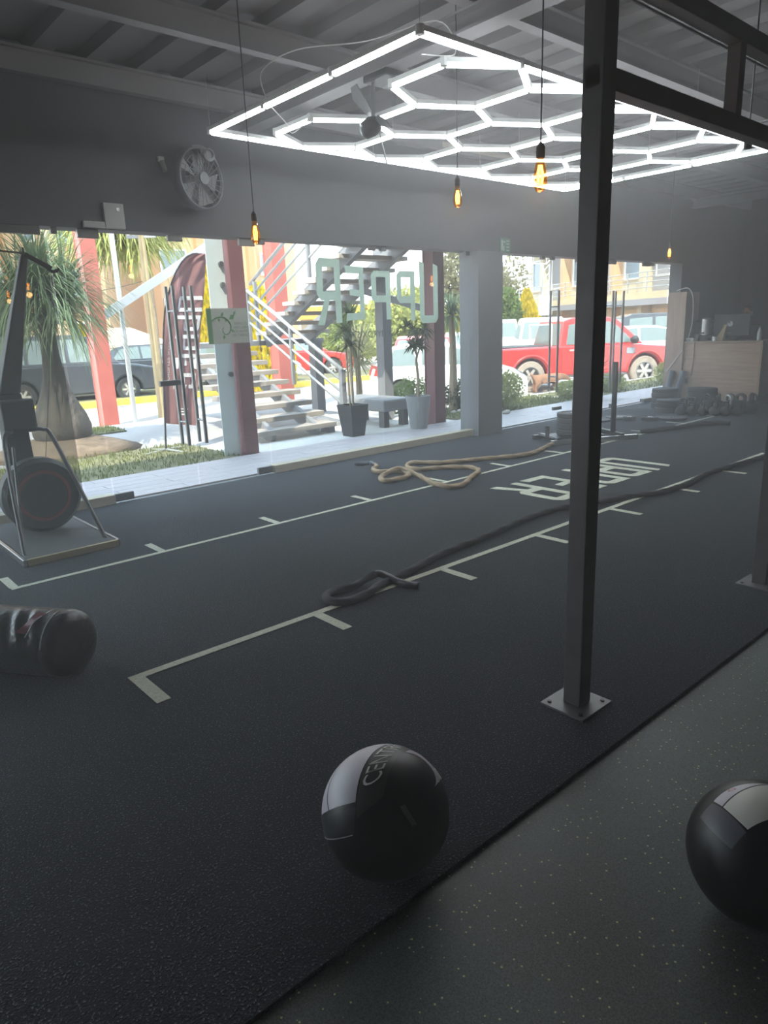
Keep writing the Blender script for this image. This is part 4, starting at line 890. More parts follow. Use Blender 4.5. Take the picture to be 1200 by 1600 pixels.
def leafball(m, c, r, n, s):
    c = Vector(c)
    for _ in range(n):
        d = Vector((random.gauss(0, 1), random.gauss(0, 1), random.gauss(0, 1))).normalized(); k = random.uniform(.72, 1.04)
        p = c + Vector((d.x * r[0], d.y * r[1], d.z * r[2])) * k
        e = Vector((random.gauss(0, 1), random.gauss(0, 1), random.gauss(0, 1))).normalized(); m.leaf(p, (d * .4 + e).normalized(), Vector((random.gauss(0, 1), random.gauss(0, 1), random.gauss(0, 1))), s, s * .6)
def shrub(x, y, z, r, n, mt, label, s=.07, cat='shrub', grp=None):
    t = thing('shrub', label, cat, (x, y, z), 0, grp); m = MB(); leafball(m, (0, 0, r[2] * 1.02), r, n, s); leafball(m, (0, 0, r[2]), (r[0] * .7, r[1] * .7, r[2] * .8), n // 3, s)
    tag(m.build('foliage', mt, t), kind='stuff'); m = MB()
    for k in range(4): a = k * 1.57 + .4; m.tube([(.03 * math.cos(a), .03 * math.sin(a), 0), (r[0] * .5 * math.cos(a), r[1] * .5 * math.sin(a), r[2] * 1.1)], [.015, .006], 5)
    m.build('stems', M_bark, t)
shrub(8.75, 9.15, SZ, (.55, .35, .42), 1500, M_lf_g, 'clipped green shrub behind the bench and planter', .06)
shrub(9.25, 8.35, -.02, (.45, .3, .26), 1300, M_lf_d, 'low dark shrub at the foot of the slim palm', .06)
p = G(788, 640, -.02); shrub(p.x, p.y, -.02, (.34, .3, .33), 1500, M_lf_p, 'rounded yellow green shrub before the white car nose', .05)
p = G(893, 622, -.02); shrub(p.x, p.y, -.02, (.40, .28, .17), 1200, M_lf_p, 'pale round shrub under the yucca', .05)
p = G(952, 612, -.02); shrub(p.x, p.y, -.02, (.40, .28, .18), 1200, M_lf_p, 'pale green shrub by the truck front door', .05)
p = G(1046, 600, -.02); shrub(p.x, p.y, -.02, (.4, .3, .26), 900, M_lf_p, 'pale shrub by the truck front wheel', .06)
random.seed(11)
for k in range(9):
    p = G(765 + random.uniform(10, 45) if k > 4 else 706 + random.uniform(0, 30), 640 + random.uniform(0, 9), -.01)
    t = tag(MB().ellipsoid((0, 0, .0), (random.uniform(.04, .08), random.uniform(.04, .07), .035), 8, 6).build('rock', mat('pale_rock', (.45, .42, .38), .9, var=.2, scale=9), smooth=True), 'pale rounded rock lying among the lawn shrubs', 'rock', 'rocks on the lawn'); t.location = (p.x, p.y, .02)
random.seed(5)
def tree(name, px, py, d, r, n, s, mt, label, z0=SZ, droop=False, cat='tree', off=0, tk=1):
    p = dist(px, py, d); t = thing(name, label, cat, (p.x, p.y, z0), 0); c = p.z - z0
    MB().tube([(0, 0, 0), (.1 * tk, .05 * tk, c * .5), (0, 0, c)], [d * .008 * tk, d * .006 * tk, d * .003 * tk], 8).build('trunk', M_bark, t)
    m = MB()
    if droop:
        for _ in range(n): m.blade((random.uniform(-r[0], r[0]) + off * .75, random.uniform(-r[1], r[1]) - off * .66, c + random.uniform(-.2, 1) * r[2]), random.uniform(0, 6.28), random.uniform(-.2, .9), s, s * .045, 2.4, 4)
    else:
        for k in range(7): leafball(m, (random.uniform(-.5, .5) * r[0], random.uniform(-.5, .5) * r[1], c + random.uniform(-.5, .5) * r[2]), (r[0] * .55, r[1] * .55, r[2] * .55), n // 7, s)
    tag(m.build('foliage', mt, t), kind='stuff'); return t
def cypress(px, py0, py1, d, rad, mt, label):
    b = dist(px, py1, d); tp = dist(px, py0, d); h = tp.z - SZ; t = thing('cypress', label, 'tree', (b.x, b.y, SZ)); m = MB()
    for _ in range(2200):
        u = random.random() ** .8; r = rad * min(1, (1 - u) * 1.5 + .03) * random.uniform(.75, 1.02); a = random.uniform(0, 6.28)
        m.leaf(Vector((r * math.cos(a), r * math.sin(a), u * h)), Vector((math.cos(a) * .4, math.sin(a) * .4, 1)).normalized(), Vector((random.gauss(0, 1), random.gauss(0, 1), 0)), rad * .35, rad * .16)
    tag(m.build('foliage', mt, t), kind='stuff'); MB().cyl((0, 0, 0), (0, 0, h * .8), rad * .12, n=6).build('trunk', M_bark, t)
tree('weeping_tree', 133, 385, 19, (.75, .75, .9), 800, 1.5, M_lf_p, 'weeping pale green tree hanging behind the red column', droop=True, off=.7, tk=.6)
tree('weeping_tree', 226, 362, 22.5, (.7, .7, .7), 550, 1.4, M_lf_p, 'weeping pale tree above the utility pole', droop=True, tk=.35)
tree('tree', 718, 440, 45, (2.6, 2, 3.0), 2600, .32, M_lf_gr, 'tall olive brown tree seen beside the grey pillar')
cypress(731, 448, 550, 36, .75, M_lf_y, 'bright yellow cypress beside the grey pillar'); cypress(666, 440, 560, 38, .9, M_lf_y, 'bright yellow cypress behind the maroon column')
tree('tree', 783, 470, 50, (1.6, 1.6, 3.2), 2200, .3, M_lf_gr, 'narrow olive grey tree behind the white van'); tree('tree', 797, 490, 37, (.7, .7, 1.2), 1100, .25, M_lf_g, 'rounded green tree between the two white vans')
cypress(822, 458, 540, 41, .95, M_lf_y, 'bright yellow cypress behind the white utility vehicle'); cypress(771, 500, 545, 40, .7, M_lf_y, 'short yellow cypress behind the white van')
tree('tree', 540, 520, 35, (1.9, 1.6, 1.6), 2200, .28, M_lf_p, 'pale green tree behind the tall cane plant'); tree('tree', 625, 510, 31, (2.6, 2, 1.5), 2600, .3, M_lf_p, 'broad pale tree behind the white hatchback')
tree('tree', 575, 520, 46, (2.0, 2, 1.6), 1800, .3, M_lf_gr, 'hazy grey green tree beyond the spiky yucca')
cypress(337, 425, 560, 30, .8, M_lf_y, 'yellow cypress seen beside the feather flag'); tree('tree', 352, 545, 34, (1.8, 1.4, .7), 1500, .22, M_lf_p, 'low pale hedge tree behind the smoke free sign')
tree('tree', 15, 520, 30, (1.6, 1.3, 2.2), 1800, .25, M_lf_b, 'blue green tree behind the ski machine'); cypress(134, 505, 560, 25.5, .3, M_lf_y, 'thin yellow shrub beside the red column')
cypress(410, 455, 560, 22, .9, M_lf_y, 'yellow cypress behind the stair treads')
# fan palm crown far behind
spiky('fan_palm', 780, 440, 60, SZ, 'hazy fan palm rising above the olive tree', 120, 2.2, .3, M_lf_gr, droop=1.2, cat='palm tree', r=.2)

# ------------------------------------------------------------------ feather flag
FY = 8.62
fl = thing('feather_flag', 'maroon feather flag with white UPPER lettering on a thin pole', 'flag', (WY(259, 700, FY).x, FY, -.005)); FO = Vector((fl.location.x, FY, -.005))
M_flag = mat('flag_maroon', (.20, .075, .085), .85, var=.12, scale=4); M_flagl = leafmat('flag_maroon_cloth', (.22, .115, .115), .12, .3)
Lf = [(259, 662), (257, 610), (256, 550), (258, 510), (260, 487), (264, 462), (269, 440), (275, 422), (282, 410), (291, 401), (302, 396.5), (312, 395.5)]
Rt = [(306, 665), (308, 610), (311, 550), (313, 510), (315, 487), (317, 462), (319, 440), (321, 428), (323, 418), (325, 409), (326.5, 402), (327.5, 397)]
def fpt(u, v):     # u 0..1 across, v 0..11 along
    i = min(int(v), 10); t = v - i; a = Vector(Lf[i]).lerp(Vector(Lf[i + 1]), t); b = Vector(Rt[i]).lerp(Vector(Rt[i + 1]), t); q = a.lerp(b, u)
    w = WY(q.x, q.y, FY); w.y += .03 * math.sin(u * 9 + v * .6) + .02 * math.sin(u * 17 - v); return w - FO
NU, NV = 14, 44; v = [fpt(i / NU, 11 * j / NV) for j in range(NV + 1) for i in range(NU + 1)]
MB().add(v, [(j * (NU + 1) + i, j * (NU + 1) + i + 1, (j + 1) * (NU + 1) + i + 1, (j + 1) * (NU + 1) + i) for j in range(NV) for i in range(NU)]).build('banner', M_flagl, fl, smooth=True)
pole = [Vector((0, -.0, .02))] + [fpt(0, v) + Vector((-.008, 0, 0)) for v in range(0, 12)]
MB().tube(pole, [.013] * 3 + [.009] * 10, 6).build('pole', M_blk, fl)
m = MB()
for a in (0.3, 1.9, 3.4, 5.0): m.bar((0, 0, .03), (.32 * math.cos(a), .32 * math.sin(a), .012), .025, .015)
m.build('cross_foot', M_galv, fl)
# lettering runs down the banner, tops of the letters to the right
PV = 11
def ytov(py):
    for i in range(11):
        if Lf[i][1] >= py >= Lf[i + 1][1]: return i + (Lf[i][1] - py) / (Lf[i][1] - Lf[i + 1][1])
    return 0
m = MB(); yt = 463
for i, ch in enumerate('UPPER'):
    y0 = yt + i * 30
    for poly in LET[ch]:
        vs = []
        for a, b in poly:
            q = fpt(.28 + .66 * b, ytov(y0 + a * 2 * 24)); vs.append(q + Vector((0, -.012, 0)))
        m.add(vs, [tuple(range(len(vs)))])
m.build('lettering', mat('flag_white', (.72, .70, .70), .8), fl)
m = MB(); vs, fs = text2d('HYROX STUDIO', .1); x0 = min(q.x for q in vs); x1 = max(q.x for q in vs)
m.add([fpt(.10 + .09 * (q.y / .1 + .5), ytov(520 + 75 * (q.x - x0) / (x1 - x0))) + Vector((0, -.012, 0)) for q in vs], fs); tag(m.build('small_lettering', MATS['flag_white'], fl), kind='stuff')
m = MB()
for k in range(3): m.add([fpt(.42 + .03 * k, ytov(637 + 4 * k)) + Vector((0, -.012, 0)), fpt(.72 - .04 * k, ytov(637 + 4 * k)) + Vector((0, -.012, 0)), fpt(.72 - .04 * k, ytov(639 + 4 * k)) + Vector((0, -.012, 0)), fpt(.42 + .03 * k, ytov(639 + 4 * k)) + Vector((0, -.012, 0))], [(0, 1, 2, 3)])
m.build('stripes', MATS['flag_white'], fl)

# ------------------------------------------------------------------ vehicles (x forward, right side at -y)
M_vglass = mat('car_glass', (.16, .20, .19), .08, spec=.8); M_tyre = mat('tyre', (.045, .043, .042), .85, var=.1, scale=20); M_dusty = mat('dusty_tyre', (.36, .30, .24), .9, var=.15, scale=8)
M_rim = mat('alloy', (.62, .58, .52), .35, .5); M_under = mat('underbody', (.03, .03, .03), .8); M_lamp = mat('head_lamp', (.25, .28, .30), .15, spec=.8); M_tail = mat('tail_lamp', (.55, .05, .04), .2)
def paint(n, c): return mat(n, c, .28, 0, var=.03, scale=1, coat=.6)
def vehicle(label, loc, rz, pt, L, W, zb, prof, wheels, wr, gh, sides, roofw=.78, name='car', tyre=None, bedcut=None, cat='car', lowtrim=None):
    """prof: upper outline (x,z) rear->front of the lower body; gh: greenhouse outline; sides: window polygons"""
    t = thing(name, label, cat, loc, rz); hw = W / 2
    poly = [(prof[0][0], zb)]
    for wx in wheels:
        R = wr * 1.18
        z0 = zb; a0 = math.asin(max(-1, min(1, (zb - wr) / R)))
        for k in range(11):
            a = PI - a0 - (PI - 2 * a0) * k / 10; poly.append((wx + R * math.cos(a), wr + R * math.sin(a)))
    poly.append((prof[-1][0], zb)); poly += prof[::-1]
    Mx = Matrix(((1, 0, 0, 0), (0, 0, -1, hw), (0, 1, 0, 0), (0, 0, 0, 1)))
    MB().prism(poly, Mx, W).build('body', pt, t, bevel=.05, fix=True)
    MB().box(wheels[0] - wr * 1.2, wheels[1] + wr * 1.2, -hw * .72, hw * .72, zb + .02, zb + .45).build('underbody', M_under, t)
    zl = min(z for _, z in gh); zh = max(z for _, z in gh)
    wid = lambda z: hw * (.96 - (.96 - roofw) * (z - zl) / (zh - zl))
    n = len(gh); vs = [Vector((x, -wid(z), z)) for x, z in gh] + [Vector((x, wid(z), z)) for x, z in gh]
    cab = MB().add(vs, [tuple(range(n)), tuple(range(2 * n - 1, n - 1, -1))] + [(i, n + i, n + (i + 1) % n, (i + 1) % n) for i in range(n)]).build('cabin', pt, t, bevel=.03, fix=True)
    for pl_ in sides:
        for s in (-1, 1):
            vs = [Vector((x, s * (wid(z) + .012), z)) for x, z in pl_]; vs2 = [Vector((x, s * (wid(z) - .02), z)) for x, z in pl_]; k = len(pl_)
            MB().add(vs + vs2, [tuple(range(k)), tuple(range(2 * k - 1, k - 1, -1))] + [(i, k + i, k + (i + 1) % k, (i + 1) % k) for i in range(k)]).build('side_window', M_vglass, cab, fix=True)
    # front and rear glass from the steepest greenhouse edges
    for (xa, za), (xb, zb_) in ((gh[-1], gh[-2]), (gh[0], gh[1])):
        if abs(zb_ - za) < .15: continue
        nrm = Vector((zb_ - za, 0, -(xb - xa))).normalized()
        if (xa > 0) != (nrm.x > 0): nrm = -nrm
        q = [Vector((xa, 0, za)).lerp(Vector((xb, 0, zb_)), k) for k in (.08, .9)]
        vs = [q[0] + Vector((0, -wid(q[0].z) * .9, 0)), q[0] + Vector((0, wid(q[0].z) * .9, 0)), q[1] + Vector((0, wid(q[1].z) * .9, 0)), q[1] + Vector((0, -wid(q[1].z) * .9, 0))]
        MB().add([v_ + nrm * .012 for v_ in vs] + [v_ - nrm * .02 for v_ in vs], [(0, 1, 2, 3), (7, 6, 5, 4), (0, 4, 5, 1), (1, 5, 6, 2), (2, 6, 7, 3), (3, 7, 4, 0)]).build('windscreen', M_vglass, cab, fix=True)
    for wx in wheels:
        for s in (-1, 1):
            Mw_ = Matrix.Translation((wx, s * (hw - .13), wr)) @ Matrix.Rotation(-s * PI / 2, 4, 'X')
            wh = MB().lathe([(wr * .62, -.1), (wr * .93, -.1), (wr, -.07), (wr, .07), (wr * .93, .1), (wr * .62, .105), (wr * .6, .05)], 24, Mw_, cap=False).build('wheel', tyre or M_tyre, t)
            m = MB().lathe([(wr * .62, .05), (wr * .62, .1), (wr * .55, .1), (wr * .53, .07)], 20, Mw_, cap=False); m.lathe([(wr * .54, .03), (0.001, .03)], 20, Mw_, cap=False)
            m.build('rim', M_dsteel, wh)
            for k in range(6):
                Rk = Mw_ @ Matrix.Rotation(k * PI / 3, 4, 'Z'); MB().box(wr * .08, wr * .57, -wr * .085, wr * .085, .04, .085, Rk).build('spoke', M_rim, wh)
            MB().cyl(Mw_ @ Vector((0, 0, .04)), Mw_ @ Vector((0, 0, .095)), wr * .14, n=10).build('hub_cap', M_rim, wh)
    return t
# white hatchback, nose towards the building
T_white = paint('paint_white', (.78, .80, .78)); T_red = paint('paint_red', (.62, .035, .03)); T_dark = paint('paint_dark', (.05, .055, .065)); T_silver = paint('paint_silver', (.45, .47, .48))
hp = [(-2.05, .5), (-2.08, .75), (-2.0, .98), (0.6, .98), (1.2, .95), (1.8, .78), (2.05, .62), (2.08, .45)]
hg = [(-1.98, .95), (-1.62, 1.42), (-1.2, 1.5), (-.1, 1.5), (.3, 1.42), (1.15, .96)]
hs = [[(-1.6, 1.0), (-1.42, 1.38), (-.95, 1.42), (-.75, 1.0)], [(-.68, 1.0), (-.68, 1.42), (-.05, 1.42), (-.05, 1.0)], [(.02, 1.0), (.02, 1.4), (.3, 1.36), (.92, 1.0)]]
car1 = vehicle('white hatchback parked nose in behind the lettered window', (11.98, 11.32, SZ), math.radians(-48), T_white, 4.1, 1.72, .22, hp, (-1.25, 1.3), .31, hg, hs)
car1.scale = (.84, .86, .9)
for s in (-1, 1):
    MB().add([(-2.1, s * .84, .78), (-2.1, s * .5, .82), (-2.06, s * .5, 1.04), (-2.0, s * .84, 1.04), (-1.8, s * .875, .98), (-1.86, s * .875, .76)], [(0, 1, 2, 3), (0, 3, 4, 5)]).build('tail_light', M_tail, car1)
    MB().add([(1.55, s * .868, .66), (2.0, s * .78, .56), (2.09, s * .55, .58), (2.02, s * .5, .68), (1.85, s * .78, .76), (1.5, s * .866, .76)], [(0, 1, 4, 5), (1, 2, 3, 4)]).build('headlight', M_lamp, car1)
    MB().ellipsoid((.75, s * .95, 1.0), (.09, .1, .07), 10, 8).build('mirror', T_white, car1, smooth=True)
    for x in (-.55, .15): MB().box(x, x + .16, s * .862 - .012, s * .862 + .012, .83, .86).build('door_handle', T_silver, car1)
# red pickup
tp = [(-2.65, .55), (-2.68, .8), (-2.62, 1.1), (-.75, 1.12), (1.0, 1.1), (1.35, 1.08), (2.2, 1.0), (2.55, .85), (2.62, .5)]
tg = [(-.80, 1.08), (-.66, 1.72), (-.4, 1.79), (.55, 1.78), (.8, 1.72), (1.5, 1.09)]
ts_ = [[(-.62, 1.14), (-.52, 1.62), (.0, 1.68), (.02, 1.14)], [(.10, 1.14), (.09, 1.68), (.55, 1.67), (.72, 1.62), (1.22, 1.14)]]
Rw = G(827, 613, SZ); Fw_ = G(1003, 603, SZ); hd_ = math.atan2(Fw_.y - Rw.y, Fw_.x - Rw.x); wb = 3.12
dirv = Vector((math.cos(hd_), math.sin(hd_), 0)); latv = Vector((-dirv.y, dirv.x, 0)); ctr = Rw + dirv * (wb / 2) + latv * .82; ctr.z = SZ
truck = vehicle('bright red pickup truck parked beyond the right glass doors', tuple(ctr), hd_, T_red, 5.3, 1.84, .38, tp, (-1.56, 1.56), .39, tg, ts_, .8, 'pickup_truck', M_dusty, cat='pickup truck')
m = MB().box(-2.55, -.86, -.78, .78, 1.115, 1.125); m.build('cargo_bed', M_under, truck)
for s in (-1, 1):
    MB().tube([(-1.56 + .52 * math.cos(a), s * .925, .39 + .52 * math.sin(a)) for a in [PI * 1.02 - PI * 1.04 * k / 14 for k in range(15)]], .03, 6).build('arch_flare', T_red, truck, smooth=True)
    MB().tube([(1.56 + .52 * math.cos(a), s * .925, .39 + .52 * math.sin(a)) for a in [PI * 1.02 - PI * 1.04 * k / 14 for k in range(15)]], .03, 6).build('arch_flare', T_red, truck, smooth=True)
    MB().box(-2.69, -2.6, s * .93 - .03 - (.1 if s > 0 else -.0), s * .93 + (.03 if s > 0 else .13) - .0, .75, 1.08).build('tail_light', M_tail, truck)
    MB().box(1.0, 1.22, s * .93 - .012, s * .93 + .012, .86, 1.0).build('side_vent', M_lamp, truck, bevel=.004)
    MB().ellipsoid((1.15, s * 1.05, 1.2), (.1, .13, .1), 10, 8).build('mirror', M_blk_p, truck, smooth=True)
    for x in (-.55, .2): MB().box(x, x + .2, s * .925 - .015, s * .925 + .02, .98, 1.02).build('door_handle', M_rim, truck)
    MB().box(-1.0, 1.0, s * .9 - .1, s * .9 + .1, .34, .39).build('side_step', M_dsteel, truck)
    MB().box(2.3, 2.6, s * .86 - .08, s * .86 + .06, .72, .92).build('headlight', M_lamp, truck, bevel=.02)
    for x in (-.75, .06): MB().box(x, x + .012, s * .918, s * .926, .45, 1.08).build('door_gap', M_under, truck)
rk = MB().bar((-.95, -.7, 1.65), (-.95, .7, 1.65), .04, .04)
for y in (-.7, .7): rk.bar((-.95, y, 1.12), (-.95, y, 1.65), .04, .04)
rk.build('rear_rack', M_white, truck)
# simpler distant cars share the same builder
sp_ = [(-2.2, .5), (-2.25, .75), (-2.15, .98), (-1.5, 1.0), (1.0, .98), (1.9, .85), (2.2, .65), (2.22, .45)]
sg_ = [(-1.9, .98), (-1.25, 1.42), (-.9, 1.48), (.1, 1.48), (.45, 1.4), (1.2, .97)]
ss_ = [[(-1.45, 1.02), (-1.12, 1.36), (-.5, 1.42), (-.5, 1.02)], [(-.42, 1.02), (-.42, 1.42), (.1, 1.42), (.4, 1.36), (.95, 1.02)]]
vp_ = [(-2.3, .5), (-2.35, .9), (-2.3, 1.1), (1.0, 1.08), (1.6, 1.02), (2.2, .9), (2.3, .5)]
vg_ = [(-2.28, 1.08), (-2.15, 1.78), (-1.9, 1.86), (.2, 1.86), (.5, 1.78), (1.2, 1.06)]
vs_ = [[(-2.0, 1.14), (-1.95, 1.7), (-1.2, 1.74), (-1.2, 1.14)], [(-1.1, 1.14), (-1.1, 1.74), (-.2, 1.74), (-.2, 1.14)], [(-.1, 1.14), (-.1, 1.74), (.3, 1.72), (.9, 1.14)]]
def far(px, d, rz, pt, label, van=False):
    p = dist(px, 540, d); a = (vp_, vg_, vs_) if van else (sp_, sg_, ss_)
    return vehicle(label, (p.x, p.y, SZ), rz, pt, 4.4, 1.75, .28, a[0], (-1.35, 1.35), .33, a[1], a[2])
hm = lambda px: math.atan2(ray(px, 540).y, ray(px, 540).x)
far(1003, 24.8, hd_ - .1, T_white, 'white sedan parked behind the red pickup truck')
far(972, 31, hd_, T_red, 'red car parked before the two storey building'); far(1064, 27.5, hd_ - .3, T_dark, 'dark car parked before the garage doors', True)
far(781, 33.5, hm(781), T_white, 'white van seen from behind beside the grey pillar', True); far(840, 28, hm(840) + .08, T_white, 'white utility vehicle seen from behind the truck bed', True)
far(662, 20.3, hm(676), T_red, 'red car parked behind the white hatchback'); far(728, 25, hm(722), T_white, 'white car parked behind the slim palm')
far(225, 26.5, hm(222) - 1.2, T_dark, 'dark sedan parked behind the pale steel pole'); far(100, 21.6, hm(100) - 1.35, T_dark, 'dark van parked behind the ponytail palm leaves', True)
far(6, 24, hm(6) - 1.3, T_red, 'red car parked behind the ski machine mast'); far(356, 24, hm(356) - 1.2, T_silver, 'silver car parked behind the maroon column'); far(455, 27.5, hm(455) - 1.3, T_red, 'red car parked behind the staircase')

# ------------------------------------------------------------------ dog beside the truck wheel
dg = G(853, 613, SZ); dgv = Vector((dirv.x, dirv.y, 0)); dgb = dg - latv * .12
dog = thing('dog', 'brown shaggy dog standing beside the red truck wheel', 'dog', (dgb.x, dgb.y, SZ), hd_)
M_fur = mat('brown_fur', (.26, .13, .075), .95, var=.35, scale=18, bump=.6, bscale=60)
DV = [(-.28, 0, .36), (-.05, 0, .35), (.18, 0, .36), (.30, 0, .40), (.42, 0, .38), (.52, 0, .33), (.60, 0, .31),
      (-.30, .08, .24), (-.36, .08, .13), (-.33, .08, .02), (-.30, -.08, .24), (-.36, -.08, .13), (-.33, -.08, .02),
      (.20, .08, .2), (.19, .08, .1), (.21, .08, .02), (.20, -.08, .2), (.22, -.08, .1), (.25, -.08, .02), (-.40, 0, .42), (-.47, 0, .48), (.43, .07, .43), (.43, -.07, .43)]
DE = [(0, 1), (1, 2), (2, 3), (3, 4), (4, 5), (5, 6), (0, 7), (7, 8), (8, 9), (0, 10), (10, 11), (11, 12), (2, 13), (13, 14), (14, 15), (2, 16), (16, 17), (17, 18), (0, 19), (19, 20), (4, 21), (4, 22)]
DR = [.12, .115, .13, .085, .075, .045, .03, .065, .035, .028, .065, .035, .028, .05, .032, .028, .05, .032, .028, .04, .03, .02, .02]
skin_mesh('body', DV, DE, DR, M_fur, dog, 1)
for s in (-1, 1): MB().ellipsoid((.49, s * .045, .37), (.01, .01, .01), 8, 6).build('eye', M_blk_p, dog)
MB().ellipsoid((.635, 0, .315), (.015, .02, .014), 8, 6).build('nose', M_blk_p, dog)

# ------------------------------------------------------------------ buildings
M_peach = mat('peach_render', (.56, .36, .21), .9, var=.05, scale=.5); M_orange = mat('orange_render', (.46, .25, .13), .9, var=.06, scale=.5); M_cream = mat('cream_render', (.52, .45, .33), .9, var=.05, scale=.6); M_bglass = mat('blue_window', (.16, .24, .30), .12, spec=.8); M_grey_r = mat('grey_render', (.28, .275, .28), .9, var=.05, scale=.6); M_offw = mat('offwhite_render', (.86, .84, .78), .9, var=.03, scale=.6)
def facade(name, label, A, Bp, depth, z1, m, z0=SZ):
    """box whose front face runs A->B (2D); returns empty with x along the face, y into the building"""
    d = Vector((Bp[0] - A[0], Bp[1] - A[1])); L = d.length; an = math.atan2(d.y, d.x)
    t = thing(name, label, 'building', (A[0], A[1], z0), an); MB().box(0, L, 0, depth, 0, z1).build('wall', m, t); return t, L
def win(t, x0, x1, z0, z1, m=None, frame=None):
    f = MB(); e = .08
    for a in ((x0 - e, x1 + e, z0 - e, z0), (x0 - e, x1 + e, z1, z1 + e), (x0 - e, x0, z0, z1), (x1, x1 + e, z0, z1)): f.box(a[0], a[1], -.08, -.0005, a[2], a[3])
    f = f.build('window', frame or M_white, t); MB().box(x0, x1, -.03, -.001, z0, z1).build('pane', m or M_bglass, f)
b, L = facade('office_building', 'tall peach and orange office building across the street', (3, 33), (12.4, 33), 8, 16, M_orange)
for x in (2.0, 5.6, 6.9, 8.7): MB().box(x, x + .75, -.35, -.0005, 0, 16).build('pilaster', M_peach, b)
for z in (1.2, 3.4, 5.6, 7.8, 10.0, 12.2):
    for x in (.3, 3.0, 4.4, 6.4, 7.75): win(b, x, x + (.9 if x != 6.4 else .4), z + .2, z + 1.2)
b, L = facade('apartment_block', 'peach apartment block behind the staircase', (16.0, 37), (25.8, 37), 8, 15, M_peach)
for x in (.4, 3.2, 6.4): MB().box(x, x + .5, -.3, -.0005, 0, 15).build('pilaster', M_orange, b)
for z in (2.5, 5.0, 7.5, 10.0):
    for x in (1.2, 4.2, 7.4): win(b, x, x + 1.4, z, z + 1.1)
# low cream house
p = dist(172, 520, 28); p2 = dist(258, 520, 29); b, L = facade('cream_house', 'low cream house with a pale hipped roof beyond the street', (p.x, p.y), (p2.x, p2.y), 3, 1.45, M_cream)
MB().add([(-.2, -.2, 1.45), (L + .2, -.2, 1.45), (L + .2, 3.2, 1.45), (-.2, 3.2, 1.45), (L * .3, 1.5, 2.1), (L * .7, 1.5, 2.1)], [(0, 1, 5, 4), (1, 2, 5), (2, 3, 4, 5), (3, 0, 4), (3, 2, 1, 0)]).build('roof', mat('pale_roof', (.66, .52, .36), .9), b)
for x in (.4, 1.4): win(b, x, x + .5, .5, 1.1)
# orange roofed station
p = dist(470, 505, 62); p2 = dist(660, 500, 62); b, L = facade('service_building', 'long cream building with a bright orange roof band', (p.x, p.y), (p2.x, p2.y), 8, 2.6, M_cream)
MB().box(-.5, L + .5, -.8, 8.5, 2.6, 3.6).build('roof', mat('orange_band', (.85, .42, .06), .7), b)
for k in range(4): win(b, 1 + k * 2.6, 2.4 + k * 2.6, .9, 2.0)
# white flat building
p = dist(778, 500, 75); p2 = dist(860, 500, 70); b, L = facade('white_block', 'white flat roofed block behind the yellow cypress', (p.x, p.y), (p2.x, p2.y), 10, 5.6, M_offw)
MB().box(-.3, L + .3, -.3, 10, 5.6, 5.8).build('parapet', M_grey_r, b)
for k in range(2): win(b, 1.0 + k * 2.4, 2.2 + k * 2.4, 1.0, 2.6)
# two storey row with balconies
def depth_pt(px, py, dep):
    r = ray(px, py); return CAM + r * (dep / r.dot(FW))
a = depth_pt(830, 476, 44); c = depth_pt(1075, 456, 29.5); zs = 2.5 - SZ
b, L = facade('balcony_building', 'two storey cream and grey building with balconies across the street', (a.x, a.y), (c.x, c.y), 7, 6.2, M_cream)
MB().box(-.2, L, -1.0, 0, zs - .28, zs).build('balcony_slab', mat('slab_yellow', (.55, .44, .27), .8), b); MB().box(-.2, L, -1.0, 0, zs - .55, zs - .281).build('slab_beam', M_grey_r, b)
MB().box(-.2, L, -.9, 7, 6.2, 6.5).build('roof_slab', M_peach, b)
k = 0; x = .3
while x < L - .5:
    MB().box(x, x + .05, -.98, -.93, zs, zs + .85).build('rail_post', M_galv, b); x += 1.5
for z in (.2, .42, .64, .85): MB().cyl((-.1, -.955, zs + z), (L, -.955, zs + z), .022, n=6).build('rail', M_galv, b)
seg_ = L / 6
for k in range(6):
    x = k * seg_
    MB().box(x + seg_ - .35, x + seg_, -.5, -.0005, 0, 6.2).build('pier', M_peach if k % 2 else M_cream, b)
    if k % 2: MB().box(x + .1, x + seg_ - .4, -.06, -.0005, zs + .05, 6.0).build('grey_panel', M_grey_r, b)
    win(b, x + seg_ * .15, x + seg_ * .62, zs + .75, zs + 2.4, None, M_offw)
    if k < 4: MB().box(x + .15, x + seg_ - .5, -.05, -.0005, .05, 2.0).build('garage_door', mat('garage_grey', (.42, .42, .44), .6) if k % 2 else mat('garage_pink', (.55, .40, .33), .7), b)
    else: MB().box(x + .15, x + seg_ - .5, -.05, -.0005, .05, 2.1).build('garage_door', mat('garage_wood', (.62, .45, .28), .7), b)
    if k in (1, 2): win(b, x + seg_ * .45, x + seg_ * .7, .6, 2.0, None, M_offw)
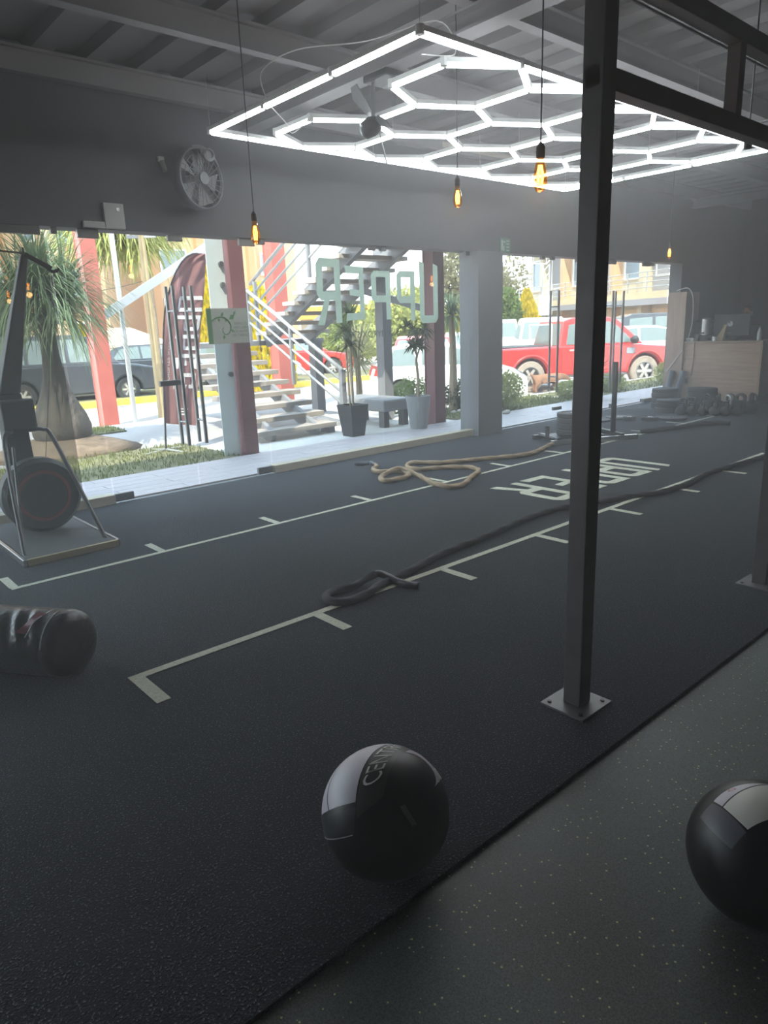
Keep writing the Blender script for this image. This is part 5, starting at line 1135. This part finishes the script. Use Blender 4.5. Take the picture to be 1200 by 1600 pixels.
# lattice lamp mast
p = depth_pt(851, 540, 34); t = thing('lattice_mast', 'grey lattice mast with a side arm before the balcony building', 'mast', (p.x, p.y, SZ)); hM = depth_pt(851, 415, 34).z - SZ; rv = Vector((RT.x, RT.y, 0)).normalized()
m = MB()
for s in (-.16, .16): m.bar(rv * s, rv * s + Vector((0, 0, hM)), .07, .07)
for k in range(12): z = hM * k / 12; m.bar(rv * -.16 + Vector((0, 0, z)), rv * .16 + Vector((0, 0, z + hM / 12)), .03, .03)
m.build('tower', M_galv, t)
m = MB(); e0 = Vector((0, 0, hM)); e1 = rv * -1.5 + Vector((0, 0, hM + .1))
m.bar(e0, e1, .05, .05); m.bar(e0 + Vector((0, 0, .4)), e1 + Vector((0, 0, .3)), .05, .05)
for k in range(6): m.bar(e0.lerp(e1, k / 5), e0.lerp(e1, k / 5) + Vector((0, 0, .38)), .03, .03)
m.bar(e0, rv * .4 + Vector((0, 0, hM + .4)), .05, .05); m.build('arm', M_galv, t)
MB().box(-.25, .25, -.2, .2, 2.0, 2.9).build('meter_box', M_white, t)
# utility pole with insulators
p = G(254, 652, SZ); t = thing('utility_pole', 'thin wooden utility pole with insulators behind the glass doors', 'pole', (p.x, p.y, SZ)); z1 = 4.2
MB().cyl((0, 0, 0), (0, 0, z1), .09, .07, n=8).build('pole', mat('pole_wood', (.40, .30, .16), .9, var=.15, scale=5), t)
for z in (z1 - .45, z1 - .05):
    MB().bar(rv * -.3 + Vector((0, 0, z)), rv * .3 + Vector((0, 0, z)), .06, .06).build('crossarm', M_grey_r, t)
    for s in (-.26, .26): MB().lathe([(.03, 0), (.05, .03), (.03, .06), (.05, .09), (.02, .12)], 8, Matrix.Translation(rv * s + Vector((0, 0, z + .03)))).build('insulator', M_white, t)
MB().bar(rv * -.05 + Vector((0, 0, z1)), rv * -.75 + Vector((0, 0, z1 + .55)), .1, .08).build('lamp_arm', M_white, t)
# overhead lines
for (q0, q1, lab) in (((-40, 445, 30), (330, 405, 22), 'overhead wire strung past the utility pole'), ((560, 452, 60), (1000, 432, 55), 'overhead wire crossing the sky behind the lettering')):
    A0 = dist(*q0); B0 = dist(*q1); pts = [A0.lerp(B0, k / 12) - Vector((0, 0, .6 * math.sin(PI * k / 12))) for k in range(13)]
    o = tag(MB().tube([q - A0 for q in pts], .015, n=4).build('overhead_wire', M_blk), lab, 'wire'); o.location = A0
# distant hill
m = MB(); N = 40; pts = []
for i in range(N + 1):
    x = -40 + 260 * i / N; pts.append((x, 175 - .3 * x, 9 + 9 * math.sin(i * .35 + 1) + 3 * math.sin(i * 1.1)))
vs = []
for x, y, z in pts: vs += [(x, y, SZ), (x, y + 8, z * .7), (x, y + 20, z), (x, y + 60, SZ)]
m.add(vs, [(4 * i + j, 4 * (i + 1) + j, 4 * (i + 1) + j + 1, 4 * i + j + 1) for i in range(N) for j in range(3)])
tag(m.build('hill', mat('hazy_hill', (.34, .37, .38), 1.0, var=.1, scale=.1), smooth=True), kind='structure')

# ------------------------------------------------------------------ scatter volume added to imitate a bright lens veil
hm_ = bpy.data.materials.new('veil_scatter'); hm_.use_nodes = True; n = hm_.node_tree.nodes; n.clear()
ho = n.new('ShaderNodeOutputMaterial'); hv = n.new('ShaderNodeVolumeScatter'); hv.inputs['Density'].default_value = .043; hv.inputs['Anisotropy'].default_value = .4; hv.inputs['Color'].default_value = (.96, .98, 1, 1)
hm_.node_tree.links.new(hv.outputs[0], ho.inputs['Volume'])
hz_ = tag(MB().box(RX0 + .02, RX1 - .02, RY0 + .02, 6.16, .01, RZ - .01).build('veil_haze', hm_), 'thin scatter volume added to imitate lens veil in the training hall', 'veil_haze', kind='stuff')
